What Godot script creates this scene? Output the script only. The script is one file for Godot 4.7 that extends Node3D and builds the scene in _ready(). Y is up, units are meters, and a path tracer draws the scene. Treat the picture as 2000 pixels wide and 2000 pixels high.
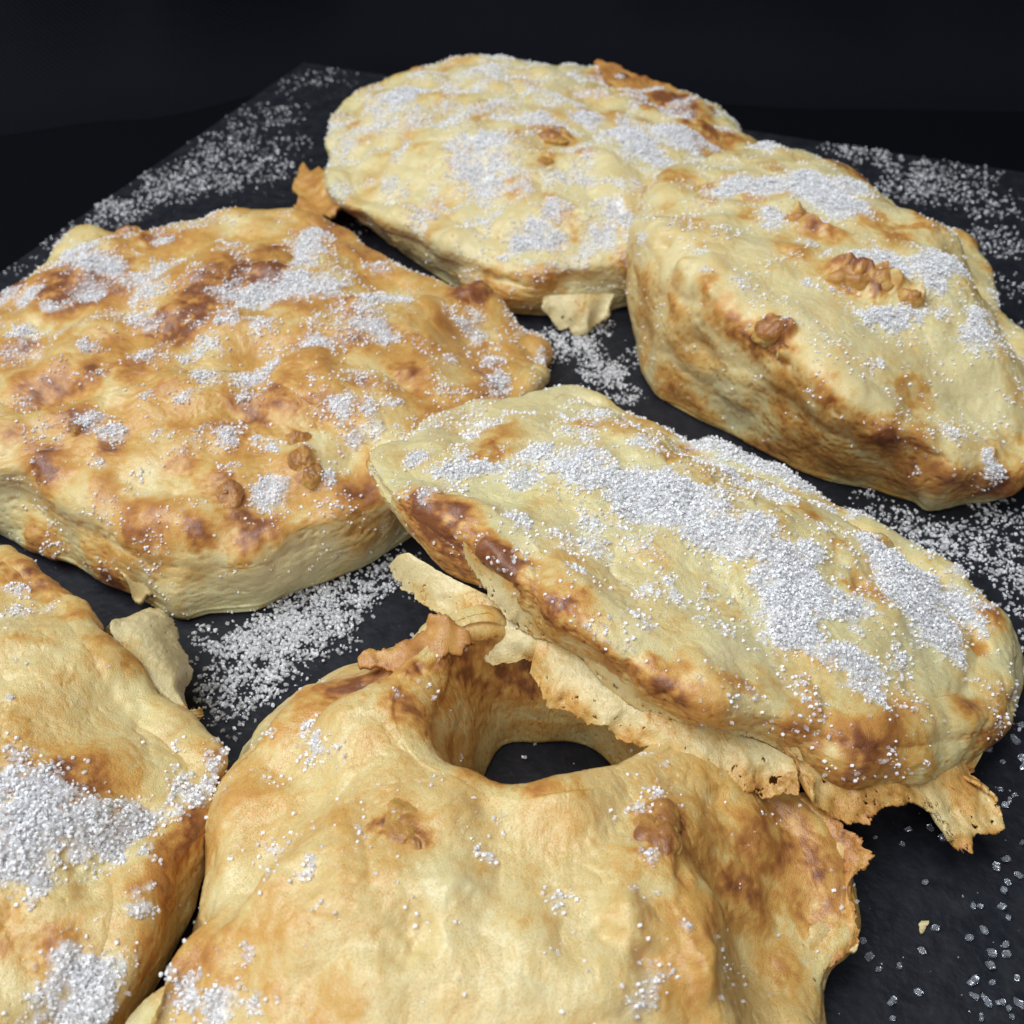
extends Node3D
# Six sugared apple fritters on a slate board in front of black cloth. Lengths in the tables are millimetres; MM turns them into metres.
const MM := 0.001
const QUALITY := 1.0

var n_lump := FastNoiseLite.new()
var n_puff := FastNoiseLite.new()
var n_mid := FastNoiseLite.new()
var n_ridge := FastNoiseLite.new()
var n_fine := FastNoiseLite.new()
var n_tone := FastNoiseLite.new()
var n_speck := FastNoiseLite.new()
var n_clump := FastNoiseLite.new()
var dough_mat: StandardMaterial3D
var flake_mat: StandardMaterial3D
var sugar_mats := []
var clear_mat: StandardMaterial3D
var grain_meshes := []
var taken := {}
var dough_data := {}

# Outline of each fritter seen from above: upper edge and foot as [x, z, height].
var SHAPES := {
	"back": {"c": Vector2(2, -104), "ch": 20, "sh": 7,
		"rim": [[-44.1, -113.2, 11.5], [-44.5, -123.6, 12.0], [-44.5, -139.2, 12.0], [-42.4, -143.9, 13.0], [-36.7, -149.8, 14.0], [-26.1, -157.4, 15.0], [-13.9, -161.9, 16.0], [-1.7, -159.8, 16.5], [12.6, -156.1, 16.5], [23.6, -152.5, 16.0], [38.0, -142.0, 15.0], [47.1, -133.5, 13.5], [51.5, -127.8, 12.0], [58.0, -98.0, 13.0], [52.0, -80.0, 14.0], [40.0, -68.0, 14.0], [22.1, -61.5, 13.5], [13.0, -58.8, 13.0], [4.0, -57.8, 13.0], [-7.3, -62.8, 12.5], [-18.9, -73.2, 12.0], [-28.9, -82.1, 11.5], [-37.5, -87.1, 11.0], [-41.9, -100.8, 11.0]],
		"foot": [[-41.2, -122.3, 0.0], [-41.3, -136.7, 0.0], [-39.3, -141.1, 0.0], [-34.0, -146.6, 0.0], [-24.2, -153.6, 0.0], [-12.7, -157.9, 0.0], [-1.5, -155.9, 0.0], [11.8, -152.5, 0.0], [22.1, -149.1, 0.0], [50.5, -152.0, 5.0], [56.1, -146.3, 3.0], [54.1, -98.4, 0.0], [48.0, -66.0, 0.0], [24.0, -61.8, 0.0], [13.5, -58.8, 0.0], [6.0, -58.3, 0.0], [-2.4, -60.0, 0.0], [-13.0, -70.1, 0.0], [-20.7, -79.2, 0.0], [-30.0, -91.6, 1.0], [-36.4, -98.4, 1.0]]},
	"right": {"c": Vector2(68, -46), "ch": 25.3, "sh": 6.5,
		"rim": [[23.2, -49.8, 25.5], [23.2, -59.4, 24.0], [27.1, -70.7, 24.0], [34.3, -83.5, 23.5], [49.3, -92.7, 22.0], [56.3, -94.1, 21.5], [64.6, -94.0, 21.0], [73.8, -80.9, 19.5], [84.4, -68.1, 18.0], [90.5, -65.4, 17.0], [92.6, -57.8, 16.0], [90.5, -42.3, 15.0], [90.9, -31.3, 14.0], [89.0, -13.0, 13.0], [85.3, -3.4, 11.0], [79.6, -0.1, 10.0], [71.3, 2.3, 12.5], [62.1, 1.6, 17.0], [53.8, -0.1, 20.5], [46.9, -5.2, 23.0], [40.3, -14.2, 25.0], [33.6, -24.9, 26.0], [26.8, -40.3, 26.0]],
		"foot": [[24.2, -51.4, 1.0], [23.4, -57.1, 8.0], [36.6, -80.9, 0.0], [50.6, -89.4, 0.0], [57.1, -90.8, 0.0], [64.8, -90.6, 0.0], [73.4, -78.5, 0.0], [83.3, -66.6, 0.0], [89.0, -64.0, 0.0], [90.9, -57.0, 0.0], [88.9, -42.6, 0.0], [89.3, -32.3, 0.0], [83.1, -1.8, 3.0], [80.2, -0.7, 2.0], [75.5, -1.1, 0.0], [67.5, 0.6, 0.0], [65.6, -1.7, 0.0], [59.6, -4.6, 0.0], [51.9, -7.1, 0.0], [45.6, -12.2, 0.0], [38.8, -19.0, 0.0], [31.4, -25.3, 0.0], [26.6, -31.3, 0.0]]},
	"left": {"c": Vector2(-44, -16), "ch": 18, "sh": 6,
		"rim": [[-99.0, -20.0, 12.0], [-97.4, -50.9, 12.0], [-92.4, -58.6, 13.0], [-89.8, -66.0, 14.0], [-86.7, -69.5, 14.5], [-82.0, -70.0, 14.5], [-74.8, -69.4, 15.0], [-66.7, -71.7, 15.5], [-58.2, -75.4, 16.0], [-51.2, -76.1, 16.0], [-47.3, -75.5, 15.5], [-37.4, -72.5, 15.0], [-29.0, -67.5, 14.0], [-22.9, -58.7, 13.5], [-18.3, -55.1, 13.0], [-14.0, -50.1, 13.0], [-9.7, -49.4, 13.0], [-3.7, -49.5, 12.5], [-2.7, -41.8, 10.0], [0.0, -41.3, 8.0], [5.4, -39.9, 5.5], [7.0, -35.6, 5.0], [3.6, -24.6, 8.0], [-4.0, -6.0, 13.0], [-9.0, 8.0, 13.5], [-17.1, 5.3, 13.0], [-19.3, 10.4, 13.0], [-25.0, 15.4, 14.0], [-35.2, 18.0, 14.0], [-45.5, 19.1, 14.0], [-56.6, 16.2, 14.5], [-65.5, 11.8, 15.0], [-72.4, 6.8, 15.0], [-97.0, 5.0, 14.0], [-79.8, -2.2, 14.5]],
		"foot": [[-95.2, -19.7, 0.0], [-93.6, -48.4, 0.0], [-89.0, -55.6, 0.0], [-86.6, -62.5, 0.0], [-83.7, -65.8, 0.0], [-79.4, -66.2, 0.0], [-72.6, -65.7, 0.0], [-65.1, -67.8, 0.0], [-57.2, -71.3, 0.0], [-50.7, -71.9, 0.0], [-47.0, -71.4, 0.0], [-37.9, -68.5, 0.0], [-30.1, -63.9, 0.0], [-24.4, -55.7, 0.0], [0.0, -49.6, 1.0], [6.9, -44.3, 1.0], [7.6, -41.1, 1.0], [3.8, -32.5, 1.0], [-6.8, -6.7, 0.0], [-18.1, 9.4, 0.0], [-26.4, 15.5, 0.0], [-33.8, 20.0, 0.0], [-38.0, 23.0, 0.0], [-44.2, 23.5, 0.0], [-48.6, 24.6, 0.0], [-54.7, 21.2, 0.0], [-58.8, 19.3, 1.0], [-65.3, 15.8, 1.0], [-72.5, 11.9, 1.0], [-81.8, 5.1, 0.0]]},
	"corner": {"c": Vector2(-60, 68), "ch": 21, "sh": 5,
		"rim": [[-90.0, 55.0, 14.0], [-82.0, 40.0, 14.0], [-70.9, 22.8, 15.0], [-68.2, 23.9, 15.5], [-60.9, 29.6, 17.0], [-54.3, 35.8, 18.0], [-48.1, 42.5, 17.0], [-43.9, 46.8, 15.0], [-39.7, 50.7, 13.5], [-35.9, 53.6, 13.0], [-32.8, 56.9, 13.0], [-33.0, 59.4, 13.0], [-33.5, 64.6, 14.0], [-34.4, 67.1, 14.5], [-36.1, 70.7, 15.5], [-36.8, 75.1, 16.0], [-35.8, 79.4, 16.0], [-35.9, 83.5, 15.5], [-37.6, 88.0, 14.5], [-40.6, 91.6, 13.0], [-52.0, 112.0, 12.0], [-64.0, 114.0, 11.0], [-84.0, 104.0, 12.0], [-94.0, 80.0, 13.0]],
		"foot": [[-87.9, 55.9, 0.0], [-80.5, 42.0, 0.0], [-70.2, 26.0, 0.0], [-67.7, 27.0, 0.0], [-60.9, 32.2, 0.0], [-54.7, 38.0, 0.0], [-48.9, 44.3, 0.0], [-45.0, 48.3, 0.0], [-37.9, 55.6, 2.0], [-37.1, 60.8, 1.0], [-36.8, 65.9, 0.0], [-37.0, 70.7, 0.0], [-37.9, 75.5, 0.0], [-40.2, 82.3, 0.0], [-52.6, 108.9, 0.0], [-63.7, 110.8, 0.0], [-82.3, 101.5, 0.0], [-91.6, 79.2, 0.0]]},
	"ring": {"c": Vector2(2, 70), "ch": 25, "sh": 5,
		"rim": [[-31.0, 69.2, 17.0], [-31.1, 62.2, 17.0], [-29.3, 56.8, 17.0], [-26.3, 53.6, 17.0], [-23.1, 50.1, 17.0], [-17.7, 47.1, 18.0], [-14.2, 45.4, 19.0], [-10.6, 42.4, 20.0], [-7.5, 42.5, 20.0], [6.0, 40.5, 18.0], [20.0, 44.0, 13.0], [31.0, 52.0, 11.0], [28.9, 57.3, 11.0], [32.9, 61.5, 11.0], [35.7, 66.2, 10.0], [36.6, 70.6, 9.0], [36.7, 74.8, 8.0], [34.4, 78.8, 8.0], [31.7, 81.5, 8.0], [29.3, 84.9, 8.0], [28.0, 108.0, 10.0], [10.0, 116.0, 13.0], [-14.0, 116.0, 15.0], [-30.0, 112.0, 15.0], [-38.9, 92.3, 15.0], [-36.0, 88.6, 16.5], [-34.0, 84.7, 17.0], [-32.9, 82.1, 17.0], [-31.3, 79.0, 17.0], [-31.1, 75.4, 17.0]],
		"foot": [[-35.7, 67.4, 1.0], [-35.4, 59.9, 2.0], [-34.8, 48.7, 2.0], [-8.0, 36.0, 1.0], [6.0, 36.0, 0.0], [18.7, 45.8, 0.0], [37.2, 62.0, 2.0], [38.0, 68.0, 2.0], [37.6, 72.3, 2.0], [33.6, 78.9, 1.0], [26.2, 105.3, 0.0], [9.4, 112.8, 0.0], [-12.9, 112.8, 0.0], [-27.8, 109.1, 0.0], [-36.1, 90.8, 0.0], [-33.4, 87.3, 0.0], [-36.0, 71.8, 1.0]],
		"hole_c": Vector2(3.5, 54),
		"hole": [[-8.9, 52.0, 20.5], [-5.5, 44.8, 20.0], [0.0, 43.3, 19.0], [8.0, 44.5, 17.0], [14.0, 47.5, 15.0], [16.5, 53.0, 15.0], [13.1, 59.1, 18.5], [11.2, 61.4, 20.0], [8.1, 64.3, 21.5], [3.5, 65.9, 22.5], [-1.3, 65.3, 22.5], [-4.2, 63.8, 22.5], [-7.2, 61.7, 22.0], [-9.4, 58.2, 21.5], [-9.9, 56.4, 21.0]],
		"hole_foot": [[-4.0, 53.0, 1.0], [-3.0, 49.5, 0.0], [-1.0, 46.4, 0.0], [3.5, 46.0, 0.0], [9.0, 46.2, 0.0], [13.0, 49.0, 0.0], [15.0, 53.0, 0.0], [14.0, 59.0, 0.0], [8.0, 63.0, 0.0], [0.0, 62.5, 0.0], [-5.0, 58.0, 0.0]]},
	"leaning": {"c": Vector2(20, 24), "ch": 24, "sh": 6,
		"rim": [[-18.6, 20.2, 25.5], [-19.4, 16.9, 25.0], [-19.0, 12.3, 24.0], [-15.6, 6.3, 22.0], [-12.0, -3.5, 19.0], [-6.3, -9.2, 17.0], [2.1, -11.8, 16.0], [7.6, -16.4, 15.0], [12.6, -13.9, 15.0], [16.8, -9.7, 15.0], [21.9, -7.4, 15.0], [27.6, -2.3, 15.0], [34.8, 1.6, 15.0], [41.0, 5.4, 15.0], [45.5, 9.3, 14.0], [50.2, 14.6, 14.0], [56.4, 19.0, 13.0], [62.0, 24.8, 12.0], [65.9, 29.2, 11.0], [65.8, 33.8, 10.5], [65.4, 39.5, 9.5], [59.5, 48.7, 11.0], [48.0, 53.7, 16.0], [37.6, 56.0, 20.0], [28.2, 57.5, 23.0], [18.8, 57.8, 25.5], [13.0, 54.0, 27.0], [5.8, 48.5, 28.0], [1.0, 42.0, 28.0], [-4.2, 35.7, 28.0], [-9.9, 29.1, 27.5], [-16.0, 24.7, 26.5]],
		"foot": [[-17.7, 20.9, 20.0], [-20.0, 13.7, 20.0], [-9.7, -1.5, 6.5], [-4.5, -6.8, 4.5], [3.4, -9.3, 3.5], [8.5, -13.5, 2.5], [13.1, -11.2, 2.5], [17.1, -7.3, 2.5], [21.8, -5.2, 2.5], [27.1, -0.5, 2.5], [33.7, 3.2, 2.5], [39.6, 6.7, 2.5], [43.7, 10.4, 1.5], [48.1, 15.2, 1.5], [71.3, 32.4, 1.0], [69.8, 37.9, 1.0], [64.5, 45.5, 2.0], [58.4, 51.3, 4.0], [53.9, 55.3, 6.5], [48.3, 58.8, 9.0], [42.7, 60.3, 10.5], [38.3, 60.8, 11.5], [34.1, 59.5, 13.0], [30.2, 57.9, 14.0], [25.7, 55.9, 14.5], [20.9, 54.8, 15.0], [15.7, 52.6, 16.0], [9.2, 48.4, 18.0], [2.5, 42.8, 19.0], [-2.8, 37.7, 19.0], [-8.7, 33.7, 19.0], [-14.1, 27.7, 20.0]]}
}

# Marks on each fritter: [x, y, z, radius, rise, browning]; a positive rise is a lump, a negative one a dent.
var MARKS := {
	"back": [[-6.7, 20.0, -109.1, 2.07, 0, 0.3], [-0.3, 21.0, -99.7, 1.67, 0, 0.35], [0.7, 19.7, -115.0, 1.64, 0, 0.25], [-24.6, 15.8, -107.8, 1.62, 0, 0.3], [-20.4, 17.3, -99.8, 1.46, 0, 0.35], [-17.9, 16.8, -94.9, 1.44, 0, 0.38], [-15.6, 15.3, -89.3, 1.21, 0, 0.4], [-37.0, 13.0, -123.1, 1.22, 0.4, 0.4], [-34.3, 13.0, -116.8, 1.68, 0, 0.3], [-31.1, 14.0, -111.7, 1.89, 0, 0.25], [-2.1, 19.4, -91.4, 1.31, 0.3, 0.5], [-13.3, 17.0, -90.3, 0.88, 0, 0.45], [0.5, 18.1, -84.7, 0.86, 0, 0.4], [-24.6, 14.4, -155.3, 1.59, 0.8, 0.5], [-17.8, 14.8, -152.9, 1.58, 0, 0.35], [-32.0, 13.4, -151.2, 3.16, 0, 0.4], [10.0, 19.2, -102.9, 2.94, 1.5, 0.5], [7.0, 18.9, -92.1, 2.41, 0.8, 0.42], [15.2, 19.3, -93.9, 1.76, 0.6, 0.45], [12.1, 18.5, -101.6, 2.03, 0.6, 0.45], [13.9, 17.2, -84.7, 0.97, 0.3, 0.5], [12.9, 16.7, -74.9, 1.04, 0, 0.4], [11.0, 15.9, -71.2, 1.24, 0.3, 0.45], [7.7, 17.2, -76.6, 1.47, 0, 0.3], [12.6, 13.8, -67.4, 1.03, 0, 0.4], [15.5, 14.7, -69.4, 1.24, 0, 0.3], [2.3, 18.2, -81.1, 1.69, 0, 0.25], [30.4, 16.6, -117.6, 1.19, 0, 0.4], [23.7, 17.9, -119.4, 2.38, 0, 0.25], [35.2, 16.4, -115.1, 1.42, 0, 0.35], [18.5, 17.7, -127.8, 2.93, 0, 0.22], [25.4, 14.9, -150.2, 3.40, 1, 0.75], [29.2, 15.5, -146.1, 3.62, 0.6, 0.75], [36.3, 15.7, -133.1, 4.49, 0.6, 0.75], [41.7, 14.2, -128.7, 4.20, 0.6, 0.75], [33.6, 16.5, -125.8, 1.83, 0, 0.35], [41.1, 15.7, -118.6, 1.44, 0, 0.5], [48.3, 13.2, -118.9, 3.86, 0, 0.8], [43.1, 15.0, -108.6, 3.26, 0, 0.7], [21.3, 12.0, -61.3, 1.41, 0, 0.5], [9.7, 8.2, -58.7, 3.04, -0.6, 0.3], [3.1, 10.8, -57.2, 2.00, 0, 0.2], [-34.9, 5.6, -91.0, 2.04, 0, 0.25], [-26.2, 3.4, -83.1, 3.34, -1, 0.1], [-5.1, 6.3, -59.9, 3.07, -0.8, 0.1]],
	"right": [[44.0, 23.1, -83.7, 2.53, 0, 0.3], [51.7, 24.8, -77.1, 2.05, 0, 0.3], [32.9, 24.3, -73.0, 2.02, 0, 0.35], [30.4, 24.7, -68.6, 1.79, 0, 0.3], [39.3, 23.9, -67.6, 1.79, 0, 0.4], [36.8, 25.4, -60.0, 1.16, 0, 0.4], [35.6, 24.1, -65.4, 1.97, 0, 0.25], [44.1, 24.8, -60.0, 2.32, 0, 0.25], [42.9, 25.7, -51.1, 1.49, 0, 0.25], [52.2, 25.4, -53.1, 1.69, 3, 0.55], [53.7, 25.5, -49.0, 1.85, 2.4, 0.4], [55.9, 25.1, -46.6, 1.65, 1.6, 0.33], [58.3, 24.8, -46.7, 1.84, 1, 0.28], [49.0, 26.5, -38.2, 2.12, 0.8, 0.25], [55.3, 24.8, -42.2, 0.90, 0.4, 0.45], [56.2, 25.4, -33.3, 1.92, 3.2, 0.55], [58.8, 25.1, -30.9, 2.07, 3.6, 0.55], [63.3, 25.3, -32.9, 1.57, 2.6, 0.35], [64.1, 24.8, -29.1, 1.89, 3, 0.5], [67.3, 23.8, -27.1, 1.37, 3, 0.45], [56.3, 24.4, -29.0, 2.06, 0, 0.3], [60.9, 24.6, -28.6, 1.89, 1.5, 0.4], [71.5, 23.4, -62.8, 1.57, 0, 0.35], [67.6, 24.4, -51.8, 2.81, 0, 0.3], [70.2, 24.4, -47.9, 2.40, 0, 0.25], [73.7, 24.4, -51.5, 1.50, 0, 0.35], [77.1, 23.9, -55.1, 1.52, 0, 0.4], [80.3, 22.9, -53.2, 1.52, 0, 0.4], [77.1, 24.3, -51.6, 1.31, 0, 0.3], [65.0, 23.7, -79.4, 2.07, 0, 0.35], [68.5, 22.2, -79.4, 2.08, 0, 0.45], [72.4, 19.9, -79.1, 2.09, 0, 0.45], [72.7, 21.3, -71.0, 1.83, 0, 0.4], [91.6, 14.5, -62.0, 1.61, 0, 0.4], [91.6, 14.1, -53.9, 1.37, 0, 0.5], [89.2, 16.1, -64.0, 2.62, 0, 0.2], [77.5, 23.0, -31.6, 1.22, 0, 0.3], [81.9, 19.4, -32.4, 1.77, 0, 0.25], [46.7, 25.0, -13.2, 0.96, 0, 0.25], [29.8, 24.8, -34.1, 1.75, 2.2, 0.38], [32.0, 25.2, -28.6, 1.71, 2.2, 0.4], [33.2, 24.5, -26.0, 1.53, 2, 0.45], [28.5, 19.3, -31.5, 1.59, 0.6, 0.35], [35.0, 23.0, -23.1, 2.02, 0.5, 0.35], [36.8, 22.6, -21.4, 2.01, 0.5, 0.35], [41.5, 24.3, -18.1, 1.64, 2, 0.55], [43.5, 24.3, -15.6, 1.46, 2.5, 0.62], [39.6, 20.6, -17.3, 1.50, 0.8, 0.5], [41.8, 21.8, -14.7, 1.15, 1, 0.6], [43.5, 22.7, -12.6, 1.13, 2.6, 0.65], [38.0, 21.4, -19.2, 2.09, 0, 0.3], [44.9, 22.8, -9.2, 1.75, 0.5, 0.4], [48.4, 22.0, -4.7, 1.72, 0.5, 0.4], [50.1, 21.0, -2.6, 1.40, 0.5, 0.4], [55.7, 16.4, -0.3, 1.88, 0.8, 0.5], [58.3, 14.6, -0.2, 2.06, 0.8, 0.5], [62.5, 16.8, -2.5, 2.37, 0, 0.35], [62.4, 18.6, -8.6, 2.74, 0, 0.3], [66.2, 16.3, -8.5, 1.79, 0, 0.3], [47.4, 11.7, -7.6, 4.13, 0, 0.12], [43.6, 8.2, -12.1, 3.41, 0, 0.14], [48.3, 6.9, -8.2, 4.21, 0, 0.12], [52.9, 6.3, -4.4, 4.15, 0, 0.14], [58.9, 6.7, -2.9, 4.12, 0, 0.14], [64.6, 8.8, 0.7, 3.22, 0.6, 0.2], [68.7, 9.5, 2.2, 2.87, 0.8, 0.22], [74.8, 7.4, 1.4, 2.91, 1, 0.28], [78.7, 5.5, 0.8, 2.45, 1, 0.35], [70.2, 5.3, 1.7, 2.44, 0, 0.2], [29.6, 3.1, -27.6, 2.76, 0, 0.3], [27.9, 3.1, -29.1, 1.85, 0, 0.2], [33.2, 3.7, -23.7, 2.17, 0, 0.25], [77.2, 10.7, -4.4, 1.63, 0.8, 0.35], [81.0, 10.8, -7.0, 1.65, 0.8, 0.4], [75.4, 11.1, -1.4, 0.97, 0.8, 0.35], [43.2, 1.0, -14.6, 1.76, 0, 0.35], [23.9, 23.2, -55.3, 3.82, 0, -0.1], [28.8, 26.4, -42.0, 3.59, 0, -0.12], [35.9, 26.8, -28.5, 3.40, 0, -0.12], [41.9, 25.0, -23.4, 3.35, 0, -0.14], [45.3, 25.2, -15.6, 3.24, 0, -0.12], [50.8, 24.6, -10.7, 3.98, 0, -0.12], [70.9, 18.8, -16.3, 6.67, 0, -0.08], [49.2, 18.2, -2.4, 1.89, -1.5, 0], [32.6, 15.2, -23.8, 3.48, -1.4, 0], [26.8, 25.2, -43.1, 1.63, -1.6, 0.15], [37.6, 10.1, -19.5, 4.36, 0.8, -0.05]],
	"left": [[-84.7, 15.1, -63.3, 1.01, 0.3, 0.4], [-76.6, 14.3, -67.4, 2.25, 1, 0.45], [-72.8, 15.2, -61.5, 3.40, 0.8, 0.25], [-70.0, 15.1, -61.7, 1.80, 0, 0.3], [-72.8, 16.2, -53.1, 1.94, 0, 0.25], [-79.9, 15.4, -47.2, 4.37, 0.6, 0.4], [-84.1, 14.9, -42.7, 2.81, 0.4, 0.45], [-84.6, 15.3, -50.3, 3.37, 0, 0.3], [-75.2, 14.5, -42.7, 3.28, 0, 0.35], [-81.0, 14.4, -36.9, 1.29, 0, 0.5], [-56.6, 17.1, -28.7, 3.00, 0.5, 0.45], [-56.2, 18.4, -32.1, 2.67, 0, 0.42], [-58.2, 16.1, -26.7, 2.11, 0, 0.42], [-57.5, 18.2, -39.2, 2.38, 0, 0.35], [-51.8, 18.4, -32.6, 1.60, 0, 0.4], [-52.2, 18.0, -45.2, 4.68, 0.5, 0.25], [-49.4, 17.5, -43.4, 3.72, 0, 0.3], [-44.5, 18.1, -46.7, 2.82, 1.2, 0.5], [-45.0, 17.2, -54.9, 2.53, 1, 0.45], [-46.0, 17.8, -44.3, 2.43, 0, 0.35], [-84.9, 14.1, -27.5, 1.24, 0.4, 0.45], [-86.1, 13.6, -23.9, 2.63, 0, 0.3], [-67.4, 16.6, -16.3, 3.78, 0.4, 0.28], [-69.2, 16.7, -14.7, 2.50, 0, 0.3], [-78.6, 14.9, -13.2, 2.50, 0, 0.4], [-75.0, 13.8, -11.9, 2.00, 0, 0.3], [-66.8, 16.6, -0.7, 1.10, 0.8, 0.5], [-67.5, 17.3, -3.4, 0.79, 0.4, 0.4], [-42.6, 15.1, -4.5, 3.21, 0, 0.25], [-40.0, 15.4, -3.0, 1.60, 0, 0.35], [-54.8, 19.3, -11.3, 4.07, 0, 0.12], [-36.9, 17.6, -7.3, 1.93, 0, 0.25], [-69.1, 17.0, -28.8, 3.53, 0, 0.2], [-61.4, 16.7, -30.2, 1.78, 0, 0.3], [-95.7, 11.9, -49.7, 1.94, 0, 0.45], [-28.4, 17.7, -35.3, 2.16, 0.6, 0.4], [-26.4, 17.9, -30.6, 1.77, 0, 0.45], [-30.4, 17.2, -33.9, 1.62, 0, 0.35], [-26.4, 16.9, -24.2, 1.73, 0, 0.4], [-22.0, 16.4, -30.9, 0.89, 0, 0.4], [-17.9, 15.5, -28.1, 1.24, 0.3, 0.4], [-20.8, 15.4, -29.5, 1.07, 0, 0.35], [-17.7, 14.7, -18.6, 1.37, 1, 0.45], [-14.8, 14.0, -14.1, 1.68, 0, 0.4], [-24.0, 16.9, -12.7, 1.16, -0.6, 0.35], [-30.2, 17.5, -6.0, 1.76, 0, 0.3], [-6.1, 12.4, -48.4, 2.31, 1.8, 0.58], [-8.8, 12.7, -46.8, 1.92, 1.2, 0.5], [-9.3, 13.5, -14.3, 1.18, 0.4, 0.45], [-28.3, 14.1, -59.4, 2.59, 0, 0.3], [-35.8, 15.1, -68.4, 2.05, 0, 0.3], [-30.1, 14.8, -49.9, 0.96, 0, 0.4], [-15.7, 12.6, -52.9, 1.37, 0, 0.35], [-5.3, 8.1, -35.9, 1.49, 0.4, 0.35], [-13.8, 14.4, -25.9, 1.94, 0, 0.2], [-34.2, 17.4, -17.1, 5.04, 1.2, 0.1], [-39.5, 17.5, -12.2, 3.29, -0.8, 0], [-35.4, 17.9, -7.9, 4.03, 0, 0.2], [-33.1, 14.9, -0.3, 1.11, 2, 0.52], [-31.5, 15.9, 5.4, 1.53, 2, 0.52], [-29.8, 14.6, 8.2, 1.22, 1.4, 0.5], [1.3, 8.1, -31.9, 2.21, 0, 0.2], [-4.4, 10.6, -24.4, 2.13, -0.8, 0.3], [-41.6, 14.3, 12.4, 1.35, 1.6, 0.5], [-42.7, 15.5, 9.1, 1.06, 0.6, 0.35], [-39.8, 13.5, 14.6, 1.34, 0.6, 0.45], [-71.0, 15.4, 5.0, 1.85, 0.4, 0.45], [-68.6, 14.9, 6.9, 1.84, 0, 0.4], [-76.4, 16.3, 0.7, 2.35, 0, 0.35], [-66.4, 16.6, -0.1, 1.25, 0, 0.35], [-58.9, 14.4, 11.8, 1.50, 0, 0.3], [-51.1, 14.8, 17.3, 2.92, 0, 0.35], [-53.9, 14.5, 16.2, 1.76, 0, 0.2], [-44.1, 14.1, 19.3, 1.59, 0.5, 0.5], [-41.0, 12.6, 19.2, 2.48, 0, 0.42], [-37.3, 12.6, 19.1, 2.19, 0, 0.42], [-34.5, 12.6, 17.3, 1.62, 0.4, 0.45], [-29.9, 12.4, 14.7, 2.24, 0, 0.35], [-23.7, 12.6, 11.9, 2.26, 0, 0.35], [-21.1, 12.2, 8.8, 1.92, 0, 0.35], [-38.1, 11.1, 21.6, 1.60, 0, 0.22], [-73.6, 4.3, 10.5, 1.41, 0.5, 0.5], [-70.2, 2.8, 12.8, 1.72, 0.4, 0.45], [-64.2, 3.3, 16.1, 2.00, 0, 0.4], [-60.3, 3.4, 18.8, 1.82, 0, 0.5], [-58.5, 2.7, 19.6, 1.37, 0, 0.55], [-54.3, 11.0, 19.4, 1.32, 0, 0.3], [-51.3, 11.1, 20.8, 1.60, 0, 0.3], [-61.3, 8.1, 16.3, 1.81, 0, 0.25], [-61.2, 15.8, 3.7, 1.39, 0, 0.35], [-48.8, 15.6, 6.4, 1.68, 0, 0.3], [-52.1, 16.5, -2.1, 1.58, 0, 0.25], [-34.2, 8.5, 20.4, 5.17, 0, -0.2], [-43.4, 4.7, 22.6, 4.45, 0, -0.18], [-49.6, 14.9, 12.9, 2.23, -0.5, -0.25], [-55.3, 14.6, 9.2, 1.82, -0.4, -0.25], [-80.3, 14.1, -33.6, 2.72, 0, -0.25], [-85.4, 13.7, -33.3, 2.36, 0, -0.2], [-83.2, 15.3, -61.6, 2.20, 0, -0.2], [-87.1, 14.8, -61.4, 1.80, 0, -0.2], [-28.0, 14.8, 2.4, 3.12, 0, -0.18], [-31.1, 15.2, -1.9, 1.91, 0, -0.2], [-22.1, 16.5, -1.5, 3.16, 0, -0.15]],
	"corner": [[-63.3, 15.9, 29.9, 2.05, 0, 0.5], [-59.5, 15.9, 32.8, 1.61, 0, 0.45], [-66.8, 16.3, 27.9, 2.06, 0, 0.4], [-55.3, 17.5, 38.1, 1.30, 0, 0.3], [-50.5, 16.9, 42.1, 1.02, 0, 0.35], [-47.0, 15.5, 44.6, 0.89, 0, 0.35], [-45.3, 13.2, 45.0, 0.77, 0, 0.35], [-58.0, 19.5, 44.3, 1.49, 0, 0.25], [-34.3, 12.9, 56.5, 0.84, 0, 0.45], [-34.9, 13.5, 65.6, 1.25, 0, 0.5], [-35.7, 13.9, 68.2, 1.22, 0, 0.5], [-36.0, 13.8, 71.2, 1.20, 0, 0.4], [-37.2, 15.8, 74.7, 1.27, 0, 0.4], [-36.1, 12.5, 75.8, 1.28, 0, 0.35], [-50.3, 19.7, 63.5, 2.22, 0, 0.3], [-47.9, 19.4, 65.0, 2.20, 0, 0.3], [-42.9, 15.9, 63.5, 2.26, 0, 0.2], [-52.7, 19.8, 63.0, 2.22, 0, 0.25], [-46.2, 18.3, 61.8, 2.26, 0, 0.2], [-44.0, 17.1, 82.1, 1.20, 1, 0.35], [-45.3, 16.6, 83.5, 1.09, 0.6, 0.35], [-49.4, 17.7, 81.0, 1.10, 0.6, 0.35], [-37.0, 10.9, 81.6, 1.04, 0, 0.4], [-37.2, 15.4, 81.2, 1.01, 0, 0.3], [-56.4, 20.5, 57.4, 2.29, 0, 0.15], [-53.3, 18.8, 49.0, 3.64, 0, -0.12], [-42.4, 17.5, 76.3, 3.10, -1, -0.14], [-48.1, 15.7, 53.5, 3.61, 0, -0.06], [-47.5, 16.6, 84.6, 1.96, 0, -0.12], [-39.2, 13.6, 52.8, 1.34, 0, 0.12]],
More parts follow.
